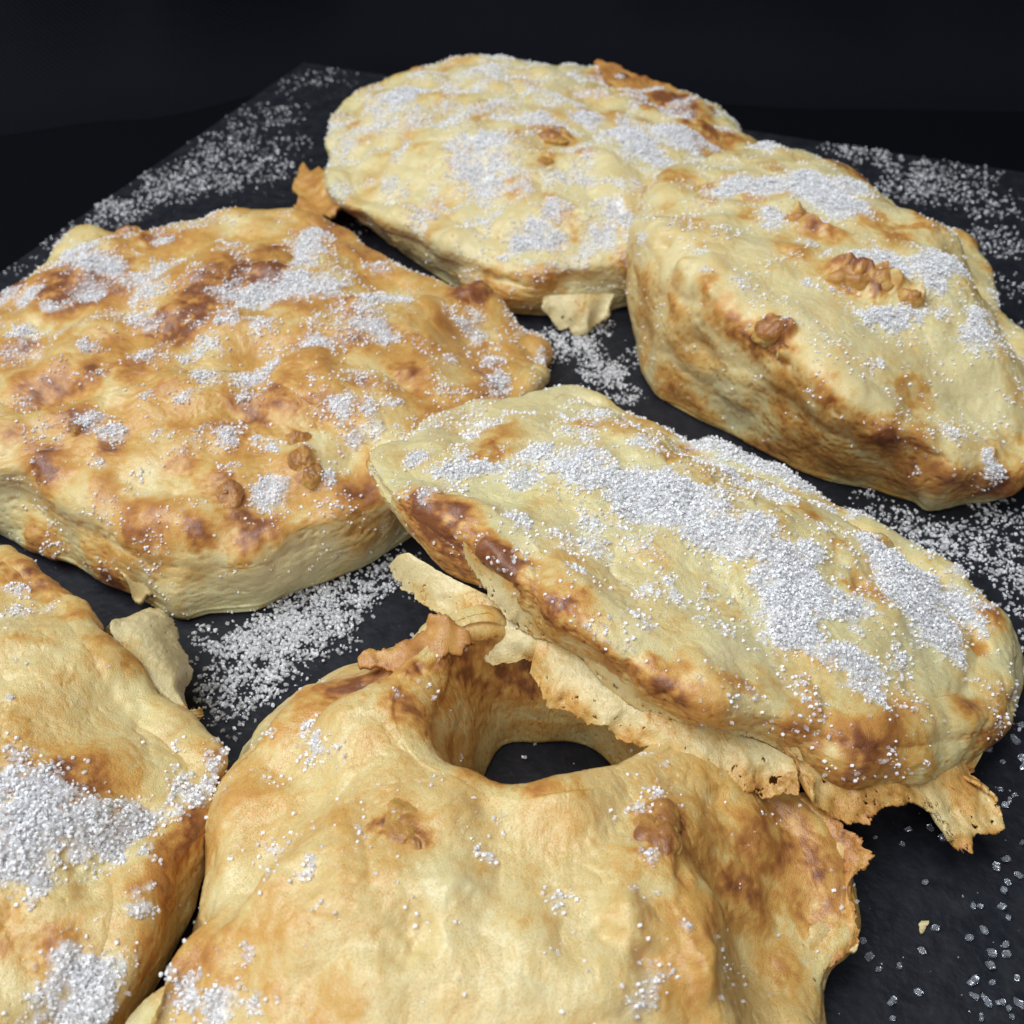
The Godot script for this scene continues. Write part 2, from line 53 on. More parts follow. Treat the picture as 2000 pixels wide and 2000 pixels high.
	"ring": [[-14.1, 19.9, 50.5, 2.39, 0, 0.3], [-19.2, 16.8, 49.6, 1.83, 0, 0.42], [-12.1, 20.7, 51.3, 0.71, 0, 0.4], [-10.7, 20.6, 50.3, 0.66, -0.5, 0.4], [-9.1, 20.2, 49.2, 0.66, -0.5, 0.45], [-7.6, 19.4, 47.9, 0.67, 0, 0.45], [-21.9, 16.9, 51.0, 2.42, 0, 0.3], [-17.2, 17.0, 48.7, 1.47, 0, 0.25], [-10.1, 19.9, 56.5, 1.73, 0, 0.35], [-12.5, 21.6, 56.7, 1.71, 0, 0.3], [-1.5, 14.5, 45.0, 3.17, 0, 0.4], [-3.7, 14.9, 45.9, 2.52, 0, 0.3], [-8.1, 16.5, 51.7, 1.21, 0, 0.4], [-5.9, 18.0, 46.4, 1.86, 0, 0.4], [1.9, 14.5, 44.4, 2.55, 0, 0.4], [-1.6, 21.1, 66.1, 1.19, 0, 0.3], [2.7, 22.8, 67.5, 1.17, 0, 0.3], [-4.3, 21.5, 64.8, 1.20, 0, 0.3], [6.7, 23.0, 67.2, 1.06, 0, 0.25], [-7.3, 11.4, 54.8, 1.22, 0, 0.25], [-10.7, 23.7, 72.5, 1.23, 0.8, 0.5], [-9.4, 23.8, 74.9, 0.80, 0.5, 0.5], [-12.4, 23.3, 71.6, 0.62, 0.4, 0.4], [15.0, 20.7, 69.9, 1.48, 1, 0.55], [15.0, 21.5, 73.1, 1.65, 1.2, 0.6], [13.5, 22.3, 75.6, 1.01, 0.6, 0.5], [16.6, 20.4, 70.6, 0.84, 0.8, 0.6], [20.8, 14.1, 73.5, 3.22, 0.5, 0.22], [25.5, 12.8, 71.0, 3.30, 0, 0.26], [30.8, 10.4, 66.4, 2.86, 0, 0.28], [33.9, 10.3, 66.3, 2.30, 0, 0.3], [35.8, 9.6, 68.0, 1.71, 0, 0.35], [34.5, 7.9, 73.8, 2.22, 0, 0.25], [26.3, 10.8, 74.0, 2.73, 0, 0.15], [35.7, 9.0, 70.6, 1.24, 0, 0.35], [23.6, 15.6, 67.2, 2.77, 0, 0.12], [29.3, 11.1, 62.2, 2.34, 0, 0.22], [17.8, 20.4, 81.5, 1.96, 0.5, 0.25], [18.4, 18.6, 73.5, 1.57, 0, 0.3], [28.8, 7.4, 79.5, 1.29, 0.5, 0.35], [16.0, 19.0, 86.3, 1.72, 0, 0.2], [32.8, 7.4, 74.0, 1.67, 0, 0.2], [-30.0, 16.1, 68.3, 2.74, 0, 0.12], [-29.9, 15.4, 59.7, 2.90, 0, 0.14], [-25.7, 20.5, 82.0, 2.93, 0, 0.18], [-30.7, 16.6, 84.5, 2.95, 0, 0.2], [-25.9, 17.3, 54.3, 2.37, 0, 0.22], [-3.1, 22.5, 75.0, 2.02, 0, 0.15], [-22.5, 20.4, 86.2, 2.84, 0, 0.1], [-2.9, 22.6, 83.8, 5.70, 0, -0.12], [-4.9, 23.4, 78.4, 2.95, 0, -0.12], [7.6, 22.5, 85.9, 4.68, 0, -0.1], [-11.7, 23.2, 86.2, 2.79, 0, -0.05], [-17.9, 23.8, 75.1, 3.51, 0, -0.04], [-9.1, 23.8, 84.2, 2.11, -2.6, 0], [-11.2, 24.2, 82.7, 1.89, -1.6, 0], [-6.4, 23.2, 79.5, 2.93, 1.6, 0], [-15.7, 23.4, 80.4, 2.90, 1.6, 0], [12.4, 21.6, 85.2, 1.70, -1.8, 0.05], [8.8, 22.3, 83.4, 1.43, -1.2, 0.05], [17.6, 19.2, 85.4, 2.40, 1.6, 0], [10.8, 22.5, 81.9, 2.41, 1.3, 0], [16.8, 21.2, 77.5, 1.30, -1.5, 0.1], [19.6, 18.3, 78.9, 3.03, 1.2, 0], [-3.7, 23.0, 69.5, 2.62, -0.8, 0], [22.4, 16.4, 65.0, 2.24, -1, 0.1], [-24.6, 16.5, 65.0, 3.35, 0.8, 0]],
	"leaning": [[-6.4, 20.3, 5.7, 1.50, 0, 0.35], [-3.7, 23.3, 11.6, 1.73, 0, 0.35], [-1.8, 23.6, 14.2, 1.42, 0, 0.35], [-8.5, 23.1, 11.6, 1.45, 0, 0.3], [-20.4, 22.4, 14.1, 0.86, 0, 0.6], [-17.1, 22.2, 9.6, 1.03, 0, 0.35], [-13.9, 26.6, 25.3, 1.59, 0, 0.35], [-11.0, 27.3, 28.2, 1.70, 0, 0.5], [-8.8, 27.1, 30.6, 1.68, 0.4, 0.55], [-5.5, 27.2, 33.2, 1.65, 0.5, 0.6], [-3.1, 27.6, 37.1, 1.49, 0.6, 0.65], [-1.2, 27.1, 39.2, 1.48, 0.6, 0.62], [1.1, 26.7, 41.6, 1.52, 0.6, 0.6], [3.9, 27.3, 45.5, 1.54, 0.6, 0.6], [6.8, 27.6, 48.4, 1.51, 0.5, 0.6], [9.0, 27.1, 50.3, 1.50, 0.4, 0.55], [6.4, 28.2, 46.8, 1.29, 0, 0.3], [-9.9, 26.0, 30.9, 2.59, 0, 0.3], [-7.4, 23.2, 34.3, 2.58, 0, 0.4], [-5.4, 21.0, 35.6, 2.33, 0, 0.4], [-12.1, 25.8, 29.2, 1.96, 0, 0.25], [11.2, 22.5, 51.6, 1.52, 0, 0.3], [15.0, 24.4, 55.5, 1.70, 0, 0.4], [18.1, 24.7, 57.0, 1.46, 0, 0.45], [18.2, 25.2, 56.4, 1.12, 0, 0.2], [20.4, 25.2, 57.8, 1.34, 0, 0.45], [16.0, 25.9, 54.5, 2.04, 0, 0.25], [12.6, 23.5, 52.6, 2.09, 0, 0.25], [28.2, 22.8, 54.2, 1.73, 0, 0.35], [25.6, 24.0, 54.7, 1.48, 0, 0.3], [35.1, 19.9, 52.7, 2.36, 0, 0.12], [37.1, 19.3, 55.5, 2.92, 0, 0.12], [40.4, 16.9, 59.3, 3.46, 0, 0.18], [35.7, 18.1, 58.2, 2.89, 0, 0.16], [31.6, 19.7, 58.1, 1.72, 0, 0.2], [39.9, 15.7, 60.7, 2.30, 0, 0.24], [47.6, 13.2, 58.1, 2.96, 0, 0.2], [37.1, 15.3, 61.0, 2.31, 0, 0.24], [32.9, 14.2, 58.9, 2.35, 0, 0.15], [56.6, 11.6, 48.6, 1.39, 0, 0.4], [63.0, 8.5, 45.5, 1.69, 0, 0.3], [58.7, 6.8, 51.8, 2.54, 0, 0.3], [60.1, 8.7, 49.4, 1.91, 0, 0.35], [64.4, 9.3, 42.5, 1.32, 0, 0.25], [45.3, 16.5, 52.7, 1.44, 0, 0.2], [25.9, 14.4, 0.2, 2.05, 0, 0.45], [28.0, 14.7, 2.0, 1.72, 0, 0.45], [22.9, 14.3, -4.6, 1.94, 0, 0.35], [27.0, 22.8, 18.8, 0.98, 0, 0.35], [40.5, 19.7, 22.2, 1.25, 0, 0.45], [42.6, 18.8, 23.2, 1.11, 0, 0.45], [43.0, 19.7, 29.1, 1.21, 0, 0.35], [43.1, 19.4, 34.4, 1.57, 0, 0.3], [45.6, 18.7, 35.6, 1.44, 0, 0.3], [51.7, 14.4, 22.1, 2.14, 0.8, 0.15], [65.6, 9.8, 29.4, 1.69, 0, 0.4], [65.3, 10.4, 33.1, 1.38, 0, 0.45], [57.6, 12.1, 38.3, 0.66, 0, 0.6], [23.4, 23.6, 38.9, 1.38, 0, 0.3], [25.1, 23.0, 42.2, 1.36, 0, 0.3], [26.9, 22.5, 43.0, 0.99, 0, 0.3], [19.0, 25.6, 49.9, 2.33, 0, 0.2], [18.3, 24.8, 36.3, 1.90, 0, 0.15], [21.8, 22.4, 13.0, 1.44, 0, 0.3], [1.4, 17.2, -5.4, 5.60, 0, -0.14], [-13.5, 22.6, 10.0, 2.92, 0, -0.12], [11.9, 24.6, 27.5, 5.31, 0, -0.08], [61.3, 9.7, 37.5, 0.95, -3, 0.25], [15.9, 24.1, 27.9, 1.99, -0.7, 0], [3.3, 25.9, 28.8, 1.96, -0.6, 0], [42.4, 20.1, 31.3, 1.73, -1, 0.05], [45.1, 18.8, 34.8, 1.44, -1, 0.05], [29.5, 21.9, 50.9, 3.54, 0, -0.05], [52.1, 13.8, 45.6, 3.81, 0, -0.1], [3.8, 27.7, 40.0, 2.44, -0.5, 0], [14.7, 26.6, 49.5, 2.32, 0.5, 0]]
}

# Sugar on each fritter: [x, y, z, radius, grains per square millimetre].
var SUGAR := {
	"back": [[-25.5, 18.0, -127.2, 3.05, 3], [-23.0, 17.7, -131.3, 3.09, 3], [-5.5, 19.8, -94.3, 7.70, 1.2], [-11.0, 17.4, -89.6, 4.36, 0.8], [25.1, 18.0, -106.6, 4.02, 5], [28.3, 17.7, -99.0, 4.49, 5], [36.2, 16.8, -109.0, 4.64, 5], [16.5, 18.6, -112.5, 3.27, 2.5], [38.9, 16.0, -104.4, 2.87, 4], [31.1, 17.3, -92.9, 3.31, 3], [24.7, 18.6, -80.4, 2.64, 1], [21.0, 15.8, -72.6, 2.59, 2.5], [23.9, 14.9, -70.8, 2.07, 3], [18.8, 13.2, -68.2, 2.57, 2], [4.9, 13.3, -66.4, 4.09, 3], [2.1, 12.5, -65.8, 3.07, 3], [9.5, 13.0, -65.6, 2.55, 2], [9.2, 16.4, -73.2, 3.63, 1.8], [5.6, 20.0, -109.2, 4.60, 1.5], [-6.6, 19.6, -98.3, 4.46, 1.2], [-4.9, 15.6, -83.8, 6.46, 0.9], [-29.6, 16.3, -125.3, 6.09, 1.2], [-16.6, 17.9, -115.2, 7.07, 0.5], [0.2, 18.7, -137.2, 10.01, 0.3]],
	"right": [[53.0, 21.7, -91.3, 2.38, 5], [58.5, 25.7, -61.7, 4.84, 5.5], [61.3, 25.2, -57.2, 4.30, 5], [56.8, 26.1, -66.4, 3.93, 4], [66.1, 24.6, -66.8, 3.46, 3.5], [43.5, 24.3, -66.5, 2.97, 3.5], [40.0, 24.3, -63.2, 2.15, 3.5], [49.2, 25.3, -64.5, 3.43, 4], [47.7, 25.7, -52.4, 2.34, 2.5], [46.4, 25.5, -48.6, 1.66, 2], [60.4, 25.3, -37.8, 2.22, 4], [63.8, 25.2, -37.8, 2.22, 4], [66.9, 25.0, -35.9, 2.64, 3.5], [66.0, 24.7, -32.6, 1.92, 3], [72.5, 24.8, -35.6, 3.52, 4.5], [75.9, 24.2, -38.8, 3.13, 4], [77.1, 23.8, -36.3, 2.66, 3], [71.5, 24.0, -31.5, 2.61, 2], [57.4, 23.5, -21.8, 1.84, 4.5], [60.5, 23.3, -22.5, 2.35, 4.5], [62.6, 22.5, -21.6, 2.10, 4], [66.4, 22.8, -23.5, 1.86, 2.5], [70.8, 22.3, -24.9, 1.87, 2], [77.9, 20.0, -22.8, 3.41, 1.8], [78.6, 20.5, -26.9, 2.16, 2], [50.8, 24.7, -29.2, 1.55, 2.5], [53.4, 24.6, -28.8, 1.03, 2], [52.8, 25.2, -42.3, 1.08, 2.5], [55.1, 25.3, -38.4, 1.24, 2.5], [88.8, 14.0, -44.1, 2.36, 1.2], [33.8, 26.9, -31.0, 1.20, 2.5], [32.6, 27.0, -36.8, 1.23, 2.5], [37.9, 26.1, -26.6, 1.18, 2], [23.8, 23.5, -48.3, 1.30, 4], [40.9, 16.1, -15.2, 1.84, 1.8], [46.2, 18.5, -6.0, 2.08, 1.6], [50.9, 15.9, -2.1, 1.43, 2], [53.9, 11.9, -2.8, 1.29, 2], [45.0, 5.1, -11.6, 0.86, 2], [75.2, 9.6, 1.1, 2.41, 2.5], [68.9, 14.2, -2.2, 2.40, 1.2], [76.3, 20.0, -20.2, 3.37, 1], [57.3, 21.8, -10.1, 1.12, 2], [64.2, 9.3, 0.3, 1.29, 1.8]],
	"left": [[-83.8, 15.8, -55.3, 3.52, 2.5], [-77.7, 16.0, -51.5, 3.47, 3], [-74.8, 15.9, -49.8, 2.39, 2.5], [-89.1, 13.4, -44.1, 2.46, 2.8], [-94.0, 12.3, -46.4, 2.11, 2.8], [-83.8, 14.7, -39.0, 1.66, 2.2], [-81.6, 14.4, -39.4, 1.30, 2], [-77.5, 14.1, -43.5, 3.77, 1.6], [-68.9, 15.6, -45.8, 3.21, 2], [-65.4, 16.0, -50.5, 2.30, 2], [-67.7, 15.9, -60.9, 1.79, 2], [-63.3, 17.5, -40.4, 2.58, 1.5], [-67.5, 15.8, -39.6, 2.40, 1.6], [-65.4, 15.8, -32.1, 2.33, 1.6], [-61.6, 16.5, -29.8, 1.95, 1.5], [-86.1, 13.9, -31.4, 2.34, 1.6], [-82.8, 13.2, -24.3, 2.63, 1], [-72.0, 16.9, -23.2, 1.55, 2], [-61.6, 17.6, -18.7, 1.69, 1.6], [-62.2, 17.9, -12.4, 0.99, 2], [-51.8, 18.7, -36.6, 2.17, 2], [-47.0, 17.0, -37.4, 3.65, 2.6], [-43.6, 16.7, -39.7, 3.13, 2.6], [-48.3, 19.3, -27.3, 2.26, 2], [-42.5, 18.7, -27.2, 2.61, 1.8], [-51.5, 17.8, -22.0, 2.40, 1.8], [-52.9, 17.9, -17.3, 1.85, 1.8], [-49.0, 17.8, -12.0, 2.13, 1.8], [-42.8, 16.8, -13.6, 2.82, 2.2], [-39.8, 16.8, -16.5, 2.02, 2.5], [-42.0, 16.9, -8.9, 1.79, 1.8], [-50.6, 18.1, -6.9, 1.77, 1.4], [-64.3, 16.9, -1.8, 2.05, 1.6], [-60.7, 16.0, 0.0, 1.88, 1.8], [-43.7, 16.3, 0.8, 2.03, 2], [-38.2, 15.7, -0.1, 1.57, 1.8], [-57.1, 18.1, -7.3, 1.61, 1.1], [-38.9, 16.8, -57.5, 3.53, 2.8], [-38.9, 16.8, -51.3, 2.88, 2.8], [-38.7, 15.5, -64.4, 2.42, 2], [-39.2, 17.1, -42.7, 3.35, 3], [-34.5, 17.8, -39.5, 3.30, 3], [-33.1, 16.1, -44.4, 2.63, 2.6], [-24.9, 16.6, -38.3, 3.11, 3], [-21.7, 15.6, -39.7, 2.40, 3], [-24.9, 17.3, -29.9, 3.18, 2.2], [-22.0, 15.7, -26.9, 2.46, 2.2], [-28.4, 17.8, -27.9, 1.93, 1.8], [-33.6, 17.2, -23.3, 2.24, 2.2], [-39.0, 16.9, -16.9, 2.02, 2.2], [-26.2, 13.4, -54.3, 2.36, 1.6], [-7.7, 10.0, -39.6, 2.63, 2], [-6.7, 8.4, -37.0, 1.50, 2], [-9.5, 11.5, -39.4, 1.31, 2], [-1.4, 8.7, -23.5, 1.96, 4], [-3.3, 9.9, -28.0, 1.98, 2], [5.6, 4.3, -37.8, 1.71, 2], [-11.2, 13.3, -24.1, 1.40, 1.6], [-10.9, 13.7, -13.5, 1.17, 2], [-26.7, 17.4, -6.0, 2.08, 1.6], [-22.6, 17.3, -5.3, 1.92, 1.6], [-19.2, 16.1, -8.8, 1.47, 1.8], [-22.3, 16.1, -0.6, 2.36, 1.8], [-25.0, 13.8, -0.2, 1.74, 1.8], [-25.9, 16.6, -2.7, 1.74, 1.3], [-35.1, 13.9, 10.0, 2.12, 2.6], [-37.6, 13.4, 11.9, 1.81, 2.6], [-37.5, 14.0, 10.4, 1.36, 2.4], [-28.6, 12.6, 13.6, 1.35, 2], [-27.5, 13.8, 8.4, 1.53, 2], [-37.9, 15.5, 0.9, 1.57, 2], [-36.3, 15.2, 2.4, 1.56, 1.8], [-43.7, 16.2, 1.3, 1.40, 2], [-61.2, 16.2, 0.0, 1.73, 2], [-64.3, 16.5, 1.1, 1.40, 1.6], [-68.8, 15.9, 1.2, 1.41, 1.8], [-41.6, 15.6, 7.1, 1.37, 1.4], [-62.2, 15.5, 6.4, 1.84, 1], [-55.5, 15.0, 8.5, 1.82, 0.8], [-44.6, 14.9, 14.4, 1.18, 1.2]],
	"corner": [[-63.2, 16.2, 33.6, 1.47, 1.6], [-62.5, 17.8, 38.8, 1.94, 1.6], [-59.9, 16.3, 36.0, 1.19, 1.5], [-65.8, 16.7, 33.6, 1.33, 1.5], [-50.1, 16.6, 52.7, 0.60, 1.5], [-56.8, 20.0, 53.9, 0.94, 1], [-52.2, 20.8, 66.9, 3.77, 3.2], [-48.0, 20.3, 68.1, 3.22, 3.2], [-49.4, 20.2, 70.6, 3.17, 3.6], [-45.0, 18.7, 70.4, 2.93, 3.5], [-50.4, 19.9, 74.1, 2.84, 3.2], [-42.5, 16.9, 67.6, 2.47, 3], [-40.1, 14.7, 67.2, 2.00, 3.2], [-38.8, 16.4, 71.4, 1.29, 3], [-42.7, 16.7, 70.8, 1.83, 2.6], [-47.4, 18.5, 76.3, 1.54, 2], [-37.3, 14.4, 65.8, 1.13, 2], [-36.6, 13.7, 62.9, 1.72, 3], [-34.8, 12.7, 61.1, 1.29, 3], [-34.2, 12.5, 58.2, 1.31, 3], [-34.0, 12.0, 55.3, 1.09, 3], [-35.6, 13.6, 56.7, 0.84, 2.5], [-38.0, 13.1, 60.2, 1.29, 2], [-38.7, 13.3, 56.7, 0.72, 1.5], [-54.4, 20.0, 61.3, 1.68, 1.5], [-37.9, 16.5, 75.8, 1.04, 3], [-37.4, 16.2, 78.3, 0.92, 3], [-43.0, 15.9, 83.3, 1.79, 3.5], [-41.0, 14.5, 85.1, 2.48, 3.5], [-38.6, 15.1, 83.8, 1.59, 3.2], [-44.2, 14.5, 86.4, 2.45, 3.2], [-39.1, 13.7, 86.8, 1.48, 3], [-36.1, 9.2, 73.5, 1.10, 2]],
	"ring": [[-21.9, 18.4, 60.2, 1.94, 1.8], [-19.0, 20.7, 61.2, 1.12, 1.6], [-23.3, 17.4, 57.3, 1.17, 1.6], [-27.3, 16.7, 56.8, 0.82, 1.2], [-25.4, 15.8, 62.3, 1.25, 1], [-19.6, 18.7, 65.3, 0.99, 1.5], [-27.7, 15.9, 61.9, 0.80, 1], [-23.4, 16.7, 66.0, 0.67, 1], [-25.5, 16.4, 71.2, 2.15, 0.7], [-23.9, 17.4, 70.9, 1.29, 1], [-29.7, 16.1, 71.7, 1.29, 0.7], [-20.3, 23.1, 77.4, 0.99, 1.2], [-23.6, 22.4, 77.9, 1.49, 0.6], [-17.3, 23.1, 81.0, 0.48, 2], [-14.4, 23.5, 73.3, 1.12, 1], [-25.1, 19.7, 84.4, 1.16, 1.3], [-32.9, 16.6, 84.4, 1.18, 2.5], [-30.5, 15.7, 86.3, 1.76, 3], [-27.1, 17.2, 87.7, 1.91, 3], [-24.2, 18.5, 88.6, 1.41, 2.5], [-31.9, 14.3, 87.3, 1.95, 3], [-1.7, 22.2, 71.4, 1.24, 0.6], [-1.6, 22.0, 74.9, 1.02, 1.2], [-3.7, 22.9, 68.1, 0.53, 1.2], [4.0, 22.0, 79.9, 1.27, 0.7], [11.4, 22.5, 79.5, 0.59, 1.6], [13.8, 21.7, 79.1, 0.59, 1.6], [12.7, 20.7, 69.5, 1.06, 1.5], [14.8, 20.3, 67.3, 1.19, 1.3], [13.3, 22.3, 75.4, 1.21, 1.5], [16.8, 18.5, 62.2, 0.67, 1.5], [14.4, 18.3, 60.6, 0.91, 1.2], [16.6, 21.0, 81.7, 0.78, 1.2], [20.3, 16.7, 83.5, 0.49, 1.5], [25.9, 7.8, 79.6, 0.54, 1.5], [13.0, 20.5, 86.9, 1.88, 1], [12.2, 20.3, 88.5, 1.68, 1], [30.6, 7.2, 79.1, 0.97, 1.3], [-6.4, 20.4, 45.4, 0.98, 2], [-12.7, 16.8, 42.7, 1.02, 2], [-12.3, 21.1, 54.3, 0.58, 1.5], [-15.5, 22.1, 57.2, 0.80, 1.5]],
	"leaning": [[-13.5, 24.4, 17.0, 1.82, 2.5], [-9.0, 24.7, 19.6, 2.07, 3], [-5.8, 24.1, 18.0, 2.37, 3], [-2.3, 24.0, 18.0, 2.09, 2.6], [1.1, 24.7, 20.9, 2.06, 2.8], [3.5, 23.1, 13.8, 2.86, 2.2], [6.9, 24.9, 18.2, 2.78, 2.4], [10.7, 24.3, 15.4, 2.82, 2], [9.1, 25.4, 21.6, 3.00, 3], [14.0, 24.2, 20.4, 3.31, 3.2], [17.1, 24.4, 22.7, 3.27, 3.4], [20.6, 24.6, 21.5, 3.01, 3.2], [15.8, 23.9, 25.6, 2.69, 3], [19.1, 23.9, 27.0, 2.67, 3], [18.2, 23.1, 11.4, 2.61, 1.5], [13.1, 19.2, -0.4, 2.02, 2], [7.7, 19.4, -0.2, 1.24, 2], [-0.5, 18.4, -2.2, 1.10, 2], [4.6, 16.6, -8.4, 0.81, 2], [-2.6, 21.3, 4.5, 1.51, 1], [-5.8, 21.1, 7.3, 1.34, 1.5], [9.9, 22.3, 8.2, 2.21, 1.2], [-11.1, 27.4, 27.2, 1.31, 2], [-3.9, 27.6, 35.7, 1.00, 2], [0.9, 27.0, 31.3, 2.31, 1.3], [2.4, 26.7, 31.9, 1.28, 1.6], [9.4, 24.5, 29.2, 2.37, 1.2], [7.0, 26.1, 34.6, 2.54, 1], [10.8, 25.4, 35.0, 2.54, 1], [15.6, 25.4, 34.7, 1.78, 1], [8.7, 27.6, 41.3, 1.46, 1.6], [15.7, 25.4, 42.3, 1.83, 1.3], [18.8, 24.8, 39.7, 1.24, 1.5], [14.8, 26.5, 47.5, 1.53, 1.2], [-11.7, 20.0, 2.5, 1.53, 0.8], [22.0, 24.1, 25.4, 3.36, 3.2], [26.1, 24.0, 24.2, 2.98, 3], [24.8, 24.4, 30.4, 2.88, 3], [27.7, 24.4, 31.2, 3.26, 3.2], [32.2, 23.1, 27.5, 2.67, 2.4], [31.8, 23.6, 33.1, 3.23, 3.5], [35.4, 22.2, 33.9, 2.98, 3.5], [35.8, 21.4, 37.5, 3.19, 4], [32.9, 22.4, 38.8, 2.52, 4], [37.4, 21.0, 39.8, 2.78, 4], [33.7, 21.5, 42.9, 2.85, 4], [35.0, 21.0, 45.6, 2.20, 3.8], [32.0, 21.1, 45.5, 1.83, 3], [40.8, 19.9, 38.9, 1.92, 3.5], [43.2, 18.7, 38.4, 1.42, 3], [38.4, 21.4, 31.0, 1.98, 2.5], [30.0, 14.3, 0.0, 2.37, 4], [32.5, 14.9, 2.0, 2.66, 4.5], [35.9, 13.8, 3.5, 2.65, 4.5], [38.8, 13.9, 5.5, 2.78, 4.5], [41.9, 13.4, 7.5, 2.61, 4.5], [44.0, 13.2, 9.9, 1.98, 4], [34.6, 19.2, 16.8, 2.58, 3], [30.9, 19.6, 13.6, 2.33, 3], [37.2, 19.0, 18.2, 2.14, 2], [44.6, 16.5, 17.6, 1.59, 2.4], [49.4, 13.8, 15.5, 1.33, 2.4], [52.3, 13.6, 17.2, 1.17, 2], [24.5, 13.8, -3.8, 1.45, 3], [26.3, 13.8, -1.7, 1.44, 3], [47.9, 17.8, 26.6, 2.34, 3.4], [49.7, 17.2, 28.7, 2.73, 4], [52.4, 15.9, 29.1, 3.01, 4], [50.4, 16.4, 33.9, 3.33, 4.2], [56.1, 12.8, 29.0, 3.06, 4.2], [52.6, 15.3, 35.7, 3.32, 4.2], [59.4, 10.8, 30.2, 2.93, 4], [55.9, 12.9, 35.7, 2.69, 3.8], [61.2, 10.5, 32.7, 2.34, 3.4], [53.5, 14.2, 38.7, 2.23, 3], [56.4, 12.5, 40.0, 1.58, 3], [57.0, 11.9, 41.1, 1.31, 2.6], [63.7, 10.3, 30.0, 1.54, 2.2], [62.1, 11.8, 25.1, 1.71, 2], [41.3, 18.9, 47.9, 2.44, 2.4], [38.6, 19.8, 48.4, 2.06, 2.4], [43.3, 17.7, 48.7, 2.45, 2.2], [41.8, 17.7, 51.4, 2.05, 2], [42.8, 17.9, 53.2, 1.43, 1.8], [47.5, 16.3, 44.9, 2.14, 1.4], [42.7, 18.8, 41.6, 1.90, 1], [19.9, 24.6, 43.1, 1.34, 1.5]]
}

# Crisp brown knobs on each fritter: [x, y, z, width, height, depth, browning, turn].
var KNOBS := {
	"back": [[8.8, 19.4, -101.1, 4.2, 1.8, 3.4, 0.55, 0.2], [7.2, 18.9, -92.5, 3, 1.2, 3, 0.5, 0], [14.9, 19.2, -93.7, 2, 1.2, 1.6, 0.55, 0], [-25.1, 14.3, -155.0, 1.6, 1.3, 1.4, 0.5, 0]],
	"right": [[42.2, 24.2, -16.9, 3.4, 2.6, 2.6, 0.62, 0.2], [43.6, 23.1, -12.8, 1.9, 1.8, 1.7, 0.7, 0.8], [56.4, 25.3, -31.9, 3.8, 3.6, 3, 0.52, -0.3], [59.4, 25.1, -30.5, 4.4, 3.8, 3, 0.5, -0.2], [62.7, 24.8, -29.2, 4.2, 3.4, 2.6, 0.46, 0.1], [66.1, 24.1, -26.8, 3, 2.8, 2.2, 0.5, 0], [52.1, 25.2, -52.8, 2.8, 3.4, 2.6, 0.52, 0]],
	"left": [[-45.3, 17.4, -50.5, 3.8, 1.6, 4, 0.52, 0.3], [-33.1, 14.9, -0.3, 2, 2.8, 2.4, 0.55, 0.2], [-31.1, 15.9, 5.2, 2.2, 2.6, 3.2, 0.58, 0], [-29.9, 14.8, 8.0, 1.6, 1.8, 2.2, 0.55, 0], [-41.1, 14.2, 12.3, 2.2, 2.2, 3, 0.55, 0.2], [-7.2, 12.6, -48.1, 3.2, 2.2, 2.2, 0.56, 0.1], [-76.6, 14.3, -67.4, 2.4, 1.6, 2.2, 0.5, 0.2], [-66.7, 16.6, -0.2, 1.2, 1.2, 1.6, 0.6, 0]],
	"corner": [],
	"ring": [[-10.8, 23.7, 72.4, 2.3, 1.1, 3, 0.52, 0.4], [-9.5, 23.7, 74.8, 1.2, 0.9, 1.8, 0.5, 0.3], [14.8, 20.8, 70.4, 2.2, 1.4, 2.8, 0.55, -0.2], [14.9, 21.6, 73.3, 2.2, 1.5, 3, 0.62, 0.1]],
	"leaning": []
}

